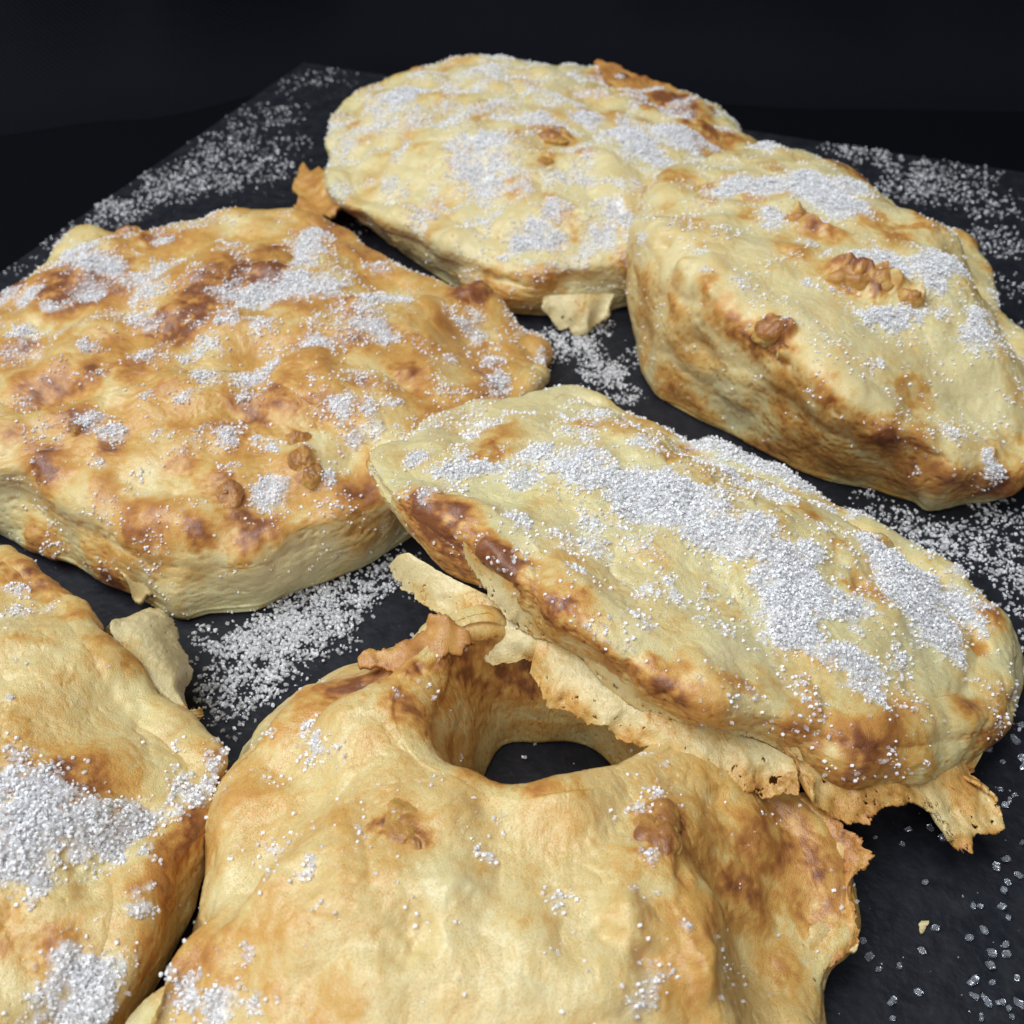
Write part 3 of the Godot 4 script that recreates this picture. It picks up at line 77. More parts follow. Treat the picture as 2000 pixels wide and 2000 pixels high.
# Thin ragged sheets of crust: outline as [x, z, height], or for curtains upper and lower edge as [x, y, z].
var FLAKES := {
	"back": [
		{"name": "crust_tab", "tone": 0.52, "ragged": 0.3, "thick": 0.9, "at": [[-50.1, -118.7, 5.5], [-47.4, -112.1, 6.5], [-45.7, -114.3, 7.0], [-40.3, -108.9, 8.5], [-37.6, -90.9, 8.5], [-39.7, -87.9, 7.0], [-44.4, -94.0, 5.5], [-47.1, -94.5, 4.5], [-49.4, -98.0, 4.5], [-48.5, -101.6, 5.2], [-51.0, -106.7, 5.0], [-50.7, -111.9, 5.2]], "label": "brown crisp tab of crust at the left edge"},
		{"name": "crust_edge", "tone": 0.62, "ragged": 0.35, "thick": 1, "at": [[20.8, -155.9, 15.0], [22.1, -154.0, 17.0], [26.1, -151.5, 17.0], [30.5, -147.9, 16.0], [38.2, -143.7, 15.0], [47.4, -135.7, 13.0], [53.3, -133.3, 10.0], [54.9, -127.1, 9.0], [48.5, -118.0, 10.0], [41.5, -122.7, 13.0], [32.3, -131.6, 15.0], [24.1, -140.8, 16.5]], "label": "dark brown crisp crust along the far right edge"},
		{"name": "crust_flap", "label": "pale flap of batter at the front foot", "top": [[6.1, 6.0, -57.0], [13.0, 7.5, -55.2], [20.2, 6.5, -56.9]], "low": [[6.3, 4.5, -54.5], [8.3, 1.6, -53.5], [10.9, 0.9, -51.6], [14.3, 0.8, -51.2], [16.6, 1.5, -53.1], [18.6, 4.0, -54.1]], "tone": [0.1, 0.04], "tear": 0.12, "sag": 0.5, "cols": 140, "thick": 1.2}],
	"corner": [
		{"name": "batter_flap", "label": "pale yellow torn edge of batter at the back", "top": [[-51.6, 14.0, 38.7], [-47.6, 13.5, 43.0], [-43.3, 12.0, 46.7], [-39.3, 11.0, 50.6]], "low": [[-52.1, 11.0, 34.5], [-51.3, 9.5, 31.8], [-49.9, 9.0, 29.8], [-47.8, 8.5, 29.8], [-46.3, 8.0, 31.3], [-44.4, 7.5, 35.4], [-42.3, 6.5, 39.6], [-42.6, 7.0, 42.9], [-40.5, 9.0, 47.5]], "tone": [0.08, 0], "tear": 0.1, "sag": 1.6, "cols": 200, "thick": 2}],
	"left": [
		{"name": "crust_flap", "tone": 0.15, "ragged": 0.4, "thick": 0.7, "at": [[-59.8, 15.8, 9.0], [-57.2, 17.6, 8.5], [-53.2, 19.3, 8.0], [-53.6, 20.3, 5.0], [-52.1, 22.0, 3.0], [-55.0, 22.1, 2.0], [-57.3, 20.2, 6.0]], "label": "pale thin flap on the near side"}],
	"ring": [
		{"name": "crust_flake", "tone": 0.42, "ragged": 0.5, "thick": 0.6, "at": [[32.7, 63.5, 10.0], [35.0, 63.9, 10.0], [37.7, 64.9, 9.6], [39.9, 68.0, 9.6], [38.8, 67.8, 9.4], [37.7, 66.4, 9.4], [37.9, 68.5, 8.6], [37.0, 69.3, 8.4], [34.2, 68.7, 9.0]], "label": "thin brown flake sticking out at the right"},
		{"name": "crust_flake", "tone": 0.25, "ragged": 0.6, "thick": 0.6, "at": [[30.6, 77.2, 7.0], [33.1, 74.8, 8.0], [36.2, 73.4, 8.0], [37.4, 74.6, 7.0], [36.7, 77.0, 6.5], [35.0, 77.8, 6.0], [32.7, 78.4, 6.0]]},
		{"name": "crust_edge", "tone": 0.62, "ragged": 0.65, "thick": 0.5, "at": [[-18.3, 48.0, 18.5], [-17.2, 46.3, 19.5], [-14.7, 46.3, 20.0], [-12.3, 45.3, 20.5], [-10.3, 44.8, 20.8], [-10.0, 43.3, 22.5], [-8.0, 43.4, 22.5], [-5.8, 44.6, 22.0], [-4.3, 46.2, 21.0], [-6.7, 47.7, 20.5], [-9.7, 48.8, 20.3], [-13.9, 49.2, 19.0]], "label": "dark brown raised crust along the back rim"},
		{"name": "crisp_edge", "label": "orange brown crisp ragged edge at the right end", "top": [[31.4, 10.2, 61.0], [34.7, 9.4, 64.8], [36.2, 8.2, 68.3], [36.0, 7.2, 72.6], [34.2, 6.4, 76.9], [30.7, 6.2, 80.1]], "low": [[33.9, 11.2, 60.8], [37.6, 10.4, 64.3], [39.4, 9.6, 67.5], [37.3, 8.8, 70.5], [36.9, 7.8, 74.2], [37.1, 7.0, 76.4], [34.7, 6.6, 78.6], [32.1, 6.6, 81.2]], "tone": [0.42, 0.62], "tear": 0.3, "sag": 0.5, "cols": 260}],
	"leaning": [
		{"name": "torn_skirt", "label": "pale torn skirt of batter hanging under the left side", "top": [[-13.4, 20.0, 30.3], [-8.6, 20.0, 34.2], [-2.8, 20.0, 38.1], [2.5, 20.0, 43.0], [7.3, 19.8, 47.1]], "low": [[-16.4, 16.5, 29.2], [-14.3, 15.8, 32.7], [-10.1, 16.3, 36.8], [-7.4, 17.0, 39.4], [-5.7, 16.8, 41.8], [-3.3, 16.0, 44.7], [-0.4, 16.0, 45.3], [3.5, 16.5, 45.7], [6.2, 17.0, 46.1]], "tone": [0.05, 0.12], "tear": 0.13, "sag": 0.8, "cols": 200},
		{"name": "torn_skirt", "label": "pale yellow curtain of torn batter with small holes, lower front", "top": [[3.4, 20.2, 43.8], [7.3, 19.8, 47.1], [12.0, 19.0, 51.1], [17.7, 18.2, 54.6], [23.5, 17.4, 56.2], [28.7, 16.4, 57.6], [31.9, 15.6, 59.3]], "low": [[2.2, 16.8, 47.5], [3.2, 16.5, 49.4], [4.3, 16.2, 52.3], [5.8, 16.2, 53.6], [11.4, 15.8, 55.8], [16.6, 15.2, 58.5], [20.2, 14.8, 60.5], [24.8, 14.4, 62.3], [28.9, 14.0, 63.6], [32.1, 14.3, 62.9]], "tone": [0.08, 0.3], "tear": 0.1, "sag": 0.7, "cols": 280, "holes": [[28.3, 15.6, 59.6, 0.70], [29.3, 14.8, 61.5, 0.46], [27.1, 16.0, 58.7, 0.29]]},
		{"name": "batter_lip", "label": "pale porous lip of batter below the reddish brown ridge", "top": [[-6.2, 26.3, 33.5], [-2.5, 26.3, 36.8], [1.0, 26.6, 40.8], [4.0, 26.4, 44.1], [6.9, 26.0, 46.6], [9.4, 25.5, 48.8], [13.3, 24.8, 52.1], [19.4, 23.0, 55.6], [24.7, 21.5, 56.3], [30.1, 19.8, 56.1]], "low": [[-6.1, 24.0, 34.9], [-3.8, 22.3, 38.5], [-0.1, 20.8, 42.8], [3.7, 20.4, 45.4], [5.2, 20.3, 46.0], [7.6, 20.0, 47.7], [9.9, 19.2, 50.5], [13.6, 18.3, 53.8], [18.2, 17.8, 55.3], [20.5, 17.4, 55.9], [25.1, 17.0, 56.9], [29.8, 16.3, 58.0], [32.8, 15.6, 59.4]], "tone": [0.42, 0.04], "tear": 0.13, "sag": 1, "cols": 320},
		{"name": "torn_flange", "label": "brown porous flange of thin crust torn along the front right", "top": [[27.8, 20.2, 55.8], [33.9, 19.0, 55.4], [41.7, 16.2, 54.7], [48.7, 13.2, 53.4], [55.0, 9.5, 52.2], [58.2, 7.0, 52.3]], "low": [[34.2, 14.0, 60.8], [34.3, 12.6, 63.3], [37.7, 11.0, 64.6], [40.9, 10.5, 64.5], [42.5, 10.8, 62.7], [46.3, 10.0, 61.4], [50.3, 8.0, 62.3], [51.0, 6.6, 64.4], [52.9, 6.0, 65.5], [53.8, 6.3, 63.7], [57.7, 6.0, 62.9], [56.8, 7.5, 58.9], [54.0, 8.2, 56.8], [56.0, 7.5, 54.9]], "tone": [0.22, 0.4], "tear": 0.07, "sag": -1.2, "cols": 360, "holes": [[48.5, 9.4, 60.8, 0.60], [53.6, 8.3, 55.8, 0.37]]}]
}


func _ready():
	set_camera()
	set_light()
	set_noise()
	set_materials()
	build_backdrop()
	build_slate()
	build_fritters()
	build_loose_sugar()


func set_camera():
	var cam := Camera3D.new()
	cam.name = "camera"
	add_child(cam)
	cam.position = Vector3(0, 120, 133) * MM
	cam.rotation = Vector3(deg_to_rad(-42.1), 0, 0)
	var lens := CameraAttributesPhysical.new()
	lens.frustum_focal_length = 12.0 / tan(deg_to_rad(25.0))
	lens.frustum_focus_distance = 0.135
	lens.frustum_near = 0.005
	lens.frustum_far = 20.0
	lens.exposure_aperture = 30.0
	cam.attributes = lens
	cam.fov = 50.0
	cam.near = 0.005
	cam.far = 20.0
	cam.current = true


func set_light():
	var env := Environment.new()
	env.background_mode = Environment.BG_COLOR
	env.background_color = Color(0.1, 0.107, 0.12)
	env.background_energy_multiplier = 1.0
	env.tonemap_mode = Environment.TONE_MAPPER_LINEAR
	env.tonemap_exposure = 1.0
	env.sdfgi_enabled = true
	env.ssao_enabled = true
	env.ssil_enabled = true
	var we := WorldEnvironment.new()
	we.name = "world_environment"
	we.environment = env
	add_child(we)
	area_lamp("ceiling_lamp", Vector3(-0.32, 0.75, 0.04), Vector3(0, 0, -0.03), Vector2(0.85, 0.65), Color(0.965, 0.98, 1.0), 0.88)
	area_lamp("counter_lamp", Vector3(-0.05, 0.55, 0.55), Vector3(0, 0, -0.03), Vector2(0.4, 0.2), Color(0.97, 0.98, 1.0), 0.17)


func area_lamp(called: String, at: Vector3, towards: Vector3, size: Vector2, color: Color, energy: float):
	var a := AreaLight3D.new()
	a.name = called
	add_child(a)
	a.look_at_from_position(at, towards, Vector3(0, 0, -1))
	a.area_size = size
	a.light_color = color
	a.light_energy = energy
	a.area_range = 6.0
	a.shadow_enabled = true


func noise_of(n: FastNoiseLite, seed_no: int, per_mm: float, octaves: int, ridged := false):
	n.seed = seed_no
	n.noise_type = FastNoiseLite.TYPE_SIMPLEX_SMOOTH
	n.frequency = per_mm
	n.fractal_type = FastNoiseLite.FRACTAL_RIDGED if ridged else FastNoiseLite.FRACTAL_FBM
	n.fractal_octaves = octaves
	n.fractal_gain = 0.5


func set_noise():
	noise_of(n_lump, 11, 0.05, 2)
	noise_of(n_puff, 18, 0.062, 2)
	noise_of(n_mid, 12, 0.17, 3)
	noise_of(n_ridge, 13, 0.13, 3, true)
	noise_of(n_fine, 14, 0.75, 3)
	noise_of(n_tone, 15, 0.085, 4)
	noise_of(n_speck, 16, 1.3, 2)
	noise_of(n_clump, 17, 0.3, 3)


func noise_texture(seed_no: int, frequency: float, octaves: int, ramp: Gradient, side := 1024, kind := FastNoiseLite.TYPE_SIMPLEX_SMOOTH) -> NoiseTexture2D:
	var n := FastNoiseLite.new()
	n.seed = seed_no
	n.noise_type = kind
	n.frequency = frequency
	n.fractal_octaves = octaves
	var t := NoiseTexture2D.new()
	t.width = side
	t.height = side
	t.seamless = true
	t.noise = n
	t.color_ramp = ramp
	return t


func ramp_of(stops: Array) -> Gradient:
	var g := Gradient.new()
	var at := PackedFloat32Array()
	var cs := PackedColorArray()
	for s in stops:
		at.append(s[0])
		cs.append(s[1])
	g.offsets = at
	g.colors = cs
	return g


func grey(v: float) -> Color:
	return Color(v, v, v)


func set_materials():
	dough_mat = StandardMaterial3D.new()
	dough_mat.resource_name = "baked_dough"
	dough_mat.vertex_color_use_as_albedo = true
	dough_mat.albedo_texture = noise_texture(3, 0.045, 4, ramp_of([[0.0, Color(0.62, 0.5, 0.38)], [0.16, Color(0.88, 0.83, 0.77)], [0.3, Color(0.97, 0.96, 0.945)], [0.5, Color.WHITE], [1.0, Color.WHITE]]))
	dough_mat.roughness = 0.43
	dough_mat.metallic_specular = 0.5
	dough_mat.roughness = 1.0
	dough_mat.roughness_texture = noise_texture(5, 0.012, 4, ramp_of([[0.0, grey(0.2)], [0.35, grey(0.32)], [0.6, grey(0.45)], [1.0, grey(0.62)]]))
	dough_mat.roughness_texture_channel = BaseMaterial3D.TEXTURE_CHANNEL_RED
	dough_mat.heightmap_enabled = true
	dough_mat.heightmap_texture = noise_texture(4, 0.06, 4, ramp_of([[0.0, Color.BLACK], [0.26, grey(0.5)], [0.4, grey(0.86)], [1.0, Color.WHITE]]))
	dough_mat.heightmap_scale = 0.012
	dough_mat.clearcoat_enabled = true
	dough_mat.clearcoat = 0.55
	dough_mat.clearcoat_roughness = 0.27
	dough_mat.clearcoat_texture = noise_texture(6, 0.018, 5, ramp_of([[0.0, Color.BLACK], [0.35, grey(0.15)], [0.6, grey(0.8)], [1.0, Color.WHITE]]))
	dough_mat.uv1_triplanar = true
	dough_mat.uv1_world_triplanar = true
	dough_mat.uv1_scale = Vector3.ONE * 70.0
	dough_mat.subsurf_scatter_enabled = true
	dough_mat.subsurf_scatter_strength = 0.2
	flake_mat = dough_mat.duplicate()
	flake_mat.resource_name = "thin_crust"
	flake_mat.subsurf_scatter_enabled = false
	flake_mat.backlight_enabled = true
	flake_mat.backlight = Color(0.42, 0.36, 0.28)
	# three looks of the same crystals: frosted, glassy and clear as a pane
	var frosted := StandardMaterial3D.new()
	frosted.resource_name = "frosted_sugar"
	frosted.albedo_color = Color(0.99, 0.99, 0.99, 0.93)
	frosted.roughness = 0.12
	frosted.refraction_enabled = true
	frosted.refraction_scale = 0.05
	var glassy := frosted.duplicate()
	glassy.resource_name = "glassy_sugar"
	glassy.albedo_color = Color(0.985, 0.985, 0.99, 0.62)
	glassy.roughness = 0.1
	var clear := StandardMaterial3D.new()
	clear.resource_name = "clear_sugar"
	clear.transparency = BaseMaterial3D.TRANSPARENCY_ALPHA
	clear.albedo_color = Color(0.99, 0.99, 0.99, 0.24)
	clear.roughness = 0.08
	clear.metallic_specular = 0.65
	sugar_mats = [frosted, clear, glassy]
	clear_mat = glassy.duplicate()
	clear_mat.resource_name = "sugar_crystal"
	clear_mat.albedo_color = Color(0.9, 0.92, 0.95, 0.14)
	clear_mat.roughness = 0.06
	for k in 3:
		grain_meshes.append(grain_mesh([Vector3(1, 0.8, 0.9), Vector3(1.25, 0.75, 0.7), Vector3(0.8, 0.7, 1.0)][k], [0.42, 0.3, 0.55][k], [Vector3(0.25, -0.15, 0.2), Vector3(-0.3, 0.2, -0.25), Vector3(0.15, 0.3, 0.3)][k]))


# A sugar crystal: a block with cut corners and edges, about one unit across.
func grain_mesh(size: Vector3, cut: float, lean: Vector3) -> ArrayMesh:
	var h := size * 0.5
	var c := cut * 0.5 * minf(size.x, minf(size.y, size.z))
	var st := SurfaceTool.new()
	st.begin(Mesh.PRIMITIVE_TRIANGLES)
	var corner := func(sx, sy, sz, axis) -> Vector3:
		var p := Vector3(sx * (h.x - c), sy * (h.y - c), sz * (h.z - c))
		p[axis] += [sx, sy, sz][axis] * c
		return Vector3(p.x + lean.x * p.y, p.y * (1.0 + lean.z * p.x), p.z + lean.y * p.x + lean.z * p.y * p.x * 2.0)
	var face := func(ps: Array):
		var mid := Vector3.ZERO
		for p in ps:
			mid += p
		mid /= ps.size()
		var n: Vector3 = (ps[1] - ps[0]).cross(ps[2] - ps[0])
		if n.dot(mid) > 0:
			ps.reverse()
		n = mid.normalized() if ps.size() == 3 else -(ps[1] - ps[0]).cross(ps[2] - ps[0]).normalized()
		for i in range(1, ps.size() - 1):
			for p in [ps[0], ps[i], ps[i + 1]]:
				st.set_normal(n)
				st.add_vertex(p)
	for axis in 3:
		var a := (axis + 1) % 3
		var b := (axis + 2) % 3
		for s in [-1, 1]:
			var ps := []
			for q in [[-1, -1], [1, -1], [1, 1], [-1, 1]]:
				var v := [0, 0, 0]
				v[axis] = s
				v[a] = q[0]
				v[b] = q[1]
				ps.append(corner.call(v[0], v[1], v[2], axis))
			face.call(ps)
		for sa in [-1, 1]:
			for sb in [-1, 1]:
				var ps := []
				for q in [[-1, a], [1, a], [1, b], [-1, b]]:
					var v := [0, 0, 0]
					v[axis] = q[0]
					v[a] = sa
					v[b] = sb
					ps.append(corner.call(v[0], v[1], v[2], q[1]))
				face.call(ps)
	for sx in [-1, 1]:
		for sy in [-1, 1]:
			for sz in [-1, 1]:
				face.call([corner.call(sx, sy, sz, 0), corner.call(sx, sy, sz, 1), corner.call(sx, sy, sz, 2)])
	return st.commit()


func numbered(called: String) -> String:
	var n: int = taken.get(called, 0)
	taken[called] = n + 1
	return called if n == 0 else "%s_%03d" % [called, n]


func thing(called: String, label: String, category: String, at: Vector3, group := "") -> Node3D:
	var o := Node3D.new()
	o.name = numbered(called)
	add_child(o)
	o.position = at
	tag(o, label, category, group)
	return o


func tag(o: Node, label: String, category: String, group := ""):
	o.set_meta("label", label)
	o.set_meta("category", category)
	if group:
		o.set_meta("group", group)


func part(called: String, m: Mesh, mat: Material, parent: Node) -> MeshInstance3D:
	var o := MeshInstance3D.new()
	o.name = called if parent != self else numbered(called)
	o.mesh = m
	o.material_override = mat
	parent.add_child(o, true)
	return o


func stuff(called: String, where: Array, mesh: Mesh, mat: Material, parent: Node) -> MultiMeshInstance3D:
	var mm := MultiMesh.new()
	mm.transform_format = MultiMesh.TRANSFORM_3D
	mm.mesh = mesh
	mm.instance_count = where.size()
	for i in where.size():
		mm.set_instance_transform(i, where[i])
	var o := MultiMeshInstance3D.new()
	o.name = called if parent != self else numbered(called)
	o.multimesh = mm
	o.material_override = mat
	o.set_meta("kind", "stuff")
	parent.add_child(o, true)
	return o


# A mesh from a grid of points (metres), rows x columns; the columns close when wrap is on.
func grid_mesh(p: PackedVector3Array, c: PackedColorArray, rows: int, cols: int, wrap: bool) -> ArrayMesh:
	var idx := PackedInt32Array()
	var nrm := PackedVector3Array()
	nrm.resize(p.size())
	var last := cols if wrap else cols - 1
	for r in rows - 1:
		for k in last:
			var a := r * cols + k
			var b := r * cols + (k + 1) % cols
			var d := a + cols
			var e := b + cols
			var f := (p[b] - p[d]).cross(p[e] - p[a])
			nrm[a] += f
			nrm[b] += f
			nrm[d] += f
			nrm[e] += f
			idx.append_array(PackedInt32Array([a, e, b, a, d, e]))
	for i in nrm.size():
		nrm[i] = nrm[i].normalized()
	var arr := []
	arr.resize(Mesh.ARRAY_MAX)
	arr[Mesh.ARRAY_VERTEX] = p
	arr[Mesh.ARRAY_NORMAL] = nrm
	if c.size():
		arr[Mesh.ARRAY_COLOR] = c
	arr[Mesh.ARRAY_INDEX] = idx
	var m := ArrayMesh.new()
	m.add_surface_from_arrays(Mesh.PRIMITIVE_TRIANGLES, arr, [], {}, 0)
	return m


# ---------------------------------------------------------------- setting

func build_backdrop():
	var cols := 340
	var rows := 220
	var p := PackedVector3Array()
	var uv := PackedVector2Array()
	for r in rows:
		for k in cols:
			var x := lerpf(-400, 400, k / float(cols - 1))
			var s := r / float(rows - 1) * 260.0
			p.append(cloth_point(x, s) * MM)
			uv.append(Vector2(x, s) * 0.042)
	var m := grid_mesh(p, PackedColorArray(), rows, cols, false)
	var arr := m.surface_get_arrays(0)
	arr[Mesh.ARRAY_TEX_UV] = uv
	var flipped: PackedInt32Array = arr[Mesh.ARRAY_INDEX]
	var out := ArrayMesh.new()
	arr[Mesh.ARRAY_INDEX] = flipped
	out.add_surface_from_arrays(Mesh.PRIMITIVE_TRIANGLES, arr)
	var mat := StandardMaterial3D.new()
	mat.resource_name = "black_cloth"
	var side := 256
	var im := Image.create(side, side, false, Image.FORMAT_RGB8)
	var hm := Image.create(side, side, false, Image.FORMAT_RGB8)
	for y in side:
		for x in side:
			var rib := 0.5 + 0.5 * sin((x + y) * TAU / 16.0)
			var stitch := 0.5 + 0.5 * sin((x - y) * TAU / 16.0 + (PI if posmod((x + y) / 16, 2) else 0.0))
			var v := rib * (0.72 + 0.28 * stitch)
			im.set_pixel(x, y, Color(0.022, 0.025, 0.038).lerp(Color(0.098, 0.106, 0.14), v))
			hm.set_pixel(x, y, grey(v))
	mat.albedo_texture = ImageTexture.create_from_image(im)
	mat.heightmap_enabled = true
	mat.heightmap_texture = ImageTexture.create_from_image(hm)
	mat.heightmap_scale = 0.02
	mat.roughness = 0.7
	mat.metallic_specular = 0.16
	var o := part("black_cloth", out, mat, self)
	tag(o, "black woven cloth rising in soft folds behind the slate", "cloth")
	var top := BoxMesh.new()
	top.size = Vector3(900, 20, 900) * MM
	var wood := StandardMaterial3D.new()
	wood.resource_name = "black_table"
	wood.albedo_color = Color(0.035, 0.04, 0.055)
	wood.roughness = 0.75
	wood.metallic_specular = 0.15
	var t := part("table_top", top, wood, self)
	t.position = Vector3(0, -16.3, 100) * MM
	t.set_meta("kind", "structure")
	t.set_meta("label", "matt black table surface under the slate")


func cloth_base(x: float) -> float:
	var c := Curve.new()
	var k := [[-330, -150], [-150, -160], [-110, -172], [-45, -207], [0, -198], [40, -186], [90, -180], [330, -165]]
	for i in k.size() - 1:
		if x <= k[i + 1][0]:
			return lerpf(k[i][1], k[i + 1][1], smoothstep(k[i][0], k[i + 1][0], x))
	return -165.0


func cloth_point(x: float, s: float) -> Vector3:
	var base := cloth_base(x)
	var flat_run := 0.0
	var fold := n_lump.get_noise_2d(x * 0.22 + 40.0, 7.0)
	# the cloth turns up ever more steeply: walk along it in short steps
	var at := Vector2(0, 0)
	var left := s - flat_run
	var gone := 0.0
	while left > 0.0:
		var step := minf(left, 4.0)
		var th := deg_to_rad(lerpf(0.0, 58.0 + 7.0 * fold, smoothstep(-8.0, 48.0, gone)) + 28.0 * smoothstep(20.0, 150.0, gone))
		at += Vector2(cos(th), sin(th)) * step
		gone += step
		left -= step
	var w := smoothstep(0.0, 80.0, s - flat_run) * 7.0 * n_lump.get_noise_2d(x * 0.22 + s * 0.1, s * 0.16)
	return Vector3(x, -6.2 + at.y + w * 0.4, base - at.x + w)


func build_slate():
	# corner at the back left; the two edges that show run from it at a right angle
	var corner := Vector2(-62.4, -200.5)
	var along := Vector2(189.0, 74.0).normalized()
	var down := Vector2(-along.y, along.x)
	var o := thing("slate_board", "dark grey slate serving board dusted with sugar under the fritters", "board", Vector3(0, 0, 0))
	var st := SurfaceTool.new()
	var n := 90
	var outline := []
	var size := Vector2(300, 400)
	for side in 4:
		for i in n:
			var t := i / float(n)
			var q: Vector2 = [Vector2(t * size.x, 0), Vector2(size.x, t * size.y), Vector2((1 - t) * size.x, size.y), Vector2(0, (1 - t) * size.y)][side]
			outline.append(q)
	var p := PackedVector3Array()
	var m := outline.size()
	# rings: middle, rim, chamfer, side, under
	for ring in [[0.0, 0.0], [0.35, 0.0], [0.7, 0.0], [0.93, 0.0], [-0.9, 0.0], [-0.25, -0.35], [0.0, -1.0], [-0.3, -5.6], [-0.8, -6.0]]:
		for i in m:
			var q: Vector2 = outline[i]
			var mid := size * 0.5
			var w: Vector2
			if ring[0] > 0.0 or (ring[0] == 0.0 and ring[1] == 0.0):
				w = mid + (q - mid) * ring[0]
			else:
				w = q + (mid - q).normalized() * (-ring[0] + 0.5 * absf(n_fine.get_noise_2d(q.x * 0.8, q.y * 0.8 + ring[1])))
			var g := corner + along * w.x + down * w.y
			var bump := 0.0
			p.append(Vector3(g.x, ring[1] + bump, g.y) * MM)
	var mat := StandardMaterial3D.new()
	mat.resource_name = "slate"
	mat.albedo_texture = noise_texture(21, 0.012, 5, ramp_of([[0.0, Color(0.095, 0.103, 0.123)], [0.5, Color(0.115, 0.123, 0.146)], [0.75, Color(0.13, 0.138, 0.16)], [1.0, Color(0.16, 0.167, 0.18)]]))
	mat.roughness = 1.0
	mat.roughness_texture = noise_texture(23, 0.006, 5, ramp_of([[0.0, grey(0.3)], [0.4, grey(0.46)], [0.6, grey(0.56)], [1.0, grey(0.7)]]))
	mat.roughness_texture_channel = BaseMaterial3D.TEXTURE_CHANNEL_RED
	mat.metallic_specular = 0.35
	mat.heightmap_enabled = true
	mat.heightmap_texture = noise_texture(22, 0.02, 6, ramp_of([[0.0, Color.BLACK], [1.0, Color.WHITE]]))
	mat.heightmap_scale = 0.008
	mat.uv1_triplanar = true
	mat.uv1_world_triplanar = true
	mat.uv1_scale = Vector3.ONE * 28.0
	part("slate_slab", grid_mesh(p, PackedColorArray(), 9, m, true), mat, o)


# ---------------------------------------------------------------- fritters

# Radius and height of an outline at the given angles, by a smooth closed curve through its points.
func outline_at(list: Array, c: Vector2, angles: PackedFloat32Array) -> Array:
	var a := []
	for q in list:
		var d := Vector2(q[0], q[1]) - c
		a.append([d.angle(), d.length(), q[2]])
	a.sort_custom(func(u, v): return u[0] < v[0])
	var n := a.size()
	var rs := PackedFloat32Array()
	var hs := PackedFloat32Array()
	for t in angles:
		var ang := wrapf(t, -PI, PI)
		var i := n - 1
		while i >= 0 and a[i][0] > ang:
			i -= 1
		var k := []
		for o in [-1, 0, 1, 2]:
			var j := posmod(i + o, n)
			k.append([a[j][0] + TAU * floorf((i + o) / float(n)), a[j][1], a[j][2]])
		var span: float = maxf(k[2][0] - k[1][0], 1e-5)
		var f: float = (ang - k[1][0]) / span
		var v := [0.0, 0.0]
		for e in 2:
			var y0: float = k[1][e + 1]
			var y1: float = k[2][e + 1]
			var m0: float = (y1 - k[0][e + 1]) / maxf(k[2][0] - k[0][0], 1e-5) * span
			var m1: float = (k[3][e + 1] - y0) / maxf(k[3][0] - k[1][0], 1e-5) * span
			var lim := 1.5 * absf(y1 - y0) + 0.6
			m0 = clampf(m0, -lim, lim)
			m1 = clampf(m1, -lim, lim)
			var f2 := f * f
			var f3 := f2 * f
			v[e] = y0 * (2 * f3 - 3 * f2 + 1) + m0 * (f3 - 2 * f2 + f) + y1 * (3 * f2 - 2 * f3) + m1 * (f3 - f2)
		rs.append(v[0])
		hs.append(v[1])
	return [rs, hs]


const PALE := Color(0.80, 0.685, 0.37)
const STRAW := Color(0.775, 0.60, 0.265)
const GOLD := Color(0.69, 0.395, 0.105)
const TAN := Color(0.57, 0.265, 0.065)
const BROWN := Color(0.39, 0.158, 0.046)
const DARK := Color(0.235, 0.083, 0.028)


# Colour of dough from raw pale (0) to dark crust (1).
func baked(b: float) -> Color:
	if b < 0.2:
		return PALE.lerp(STRAW, maxf(b, 0.0) / 0.2)
	if b < 0.42:
		return STRAW.lerp(GOLD, (b - 0.2) / 0.22)
	if b < 0.62:
		return GOLD.lerp(TAN, (b - 0.42) / 0.2)
	if b < 0.82:
		return TAN.lerp(BROWN, (b - 0.62) / 0.2)
	return BROWN.lerp(DARK, minf((b - 0.82) / 0.18, 1.0))


const CELL := 5.0


# Which marks reach into which cell of a coarse grid.
func cells_of(list: Array, reach: float) -> Dictionary:
	var out := {}
	for k in list.size():
		var q: Array = list[k]
		var r: float = q[3] * reach
		var lo := Vector3i((Vector3(q[0] - r, q[1] - r, q[2] - r) / CELL).floor()) - Vector3i.ONE
		var hi := Vector3i((Vector3(q[0] + r, q[1] + r, q[2] + r) / CELL).ceil()) + Vector3i.ONE
		for x in range(lo.x, hi.x + 1):
			for y in range(lo.y, hi.y + 1):
				for z in range(lo.z, hi.z + 1):
					var c := Vector3i(x, y, z)
					if not out.has(c):
						out[c] = PackedInt32Array()
					var l: PackedInt32Array = out[c]
					l.append(k)
					out[c] = l
	return out


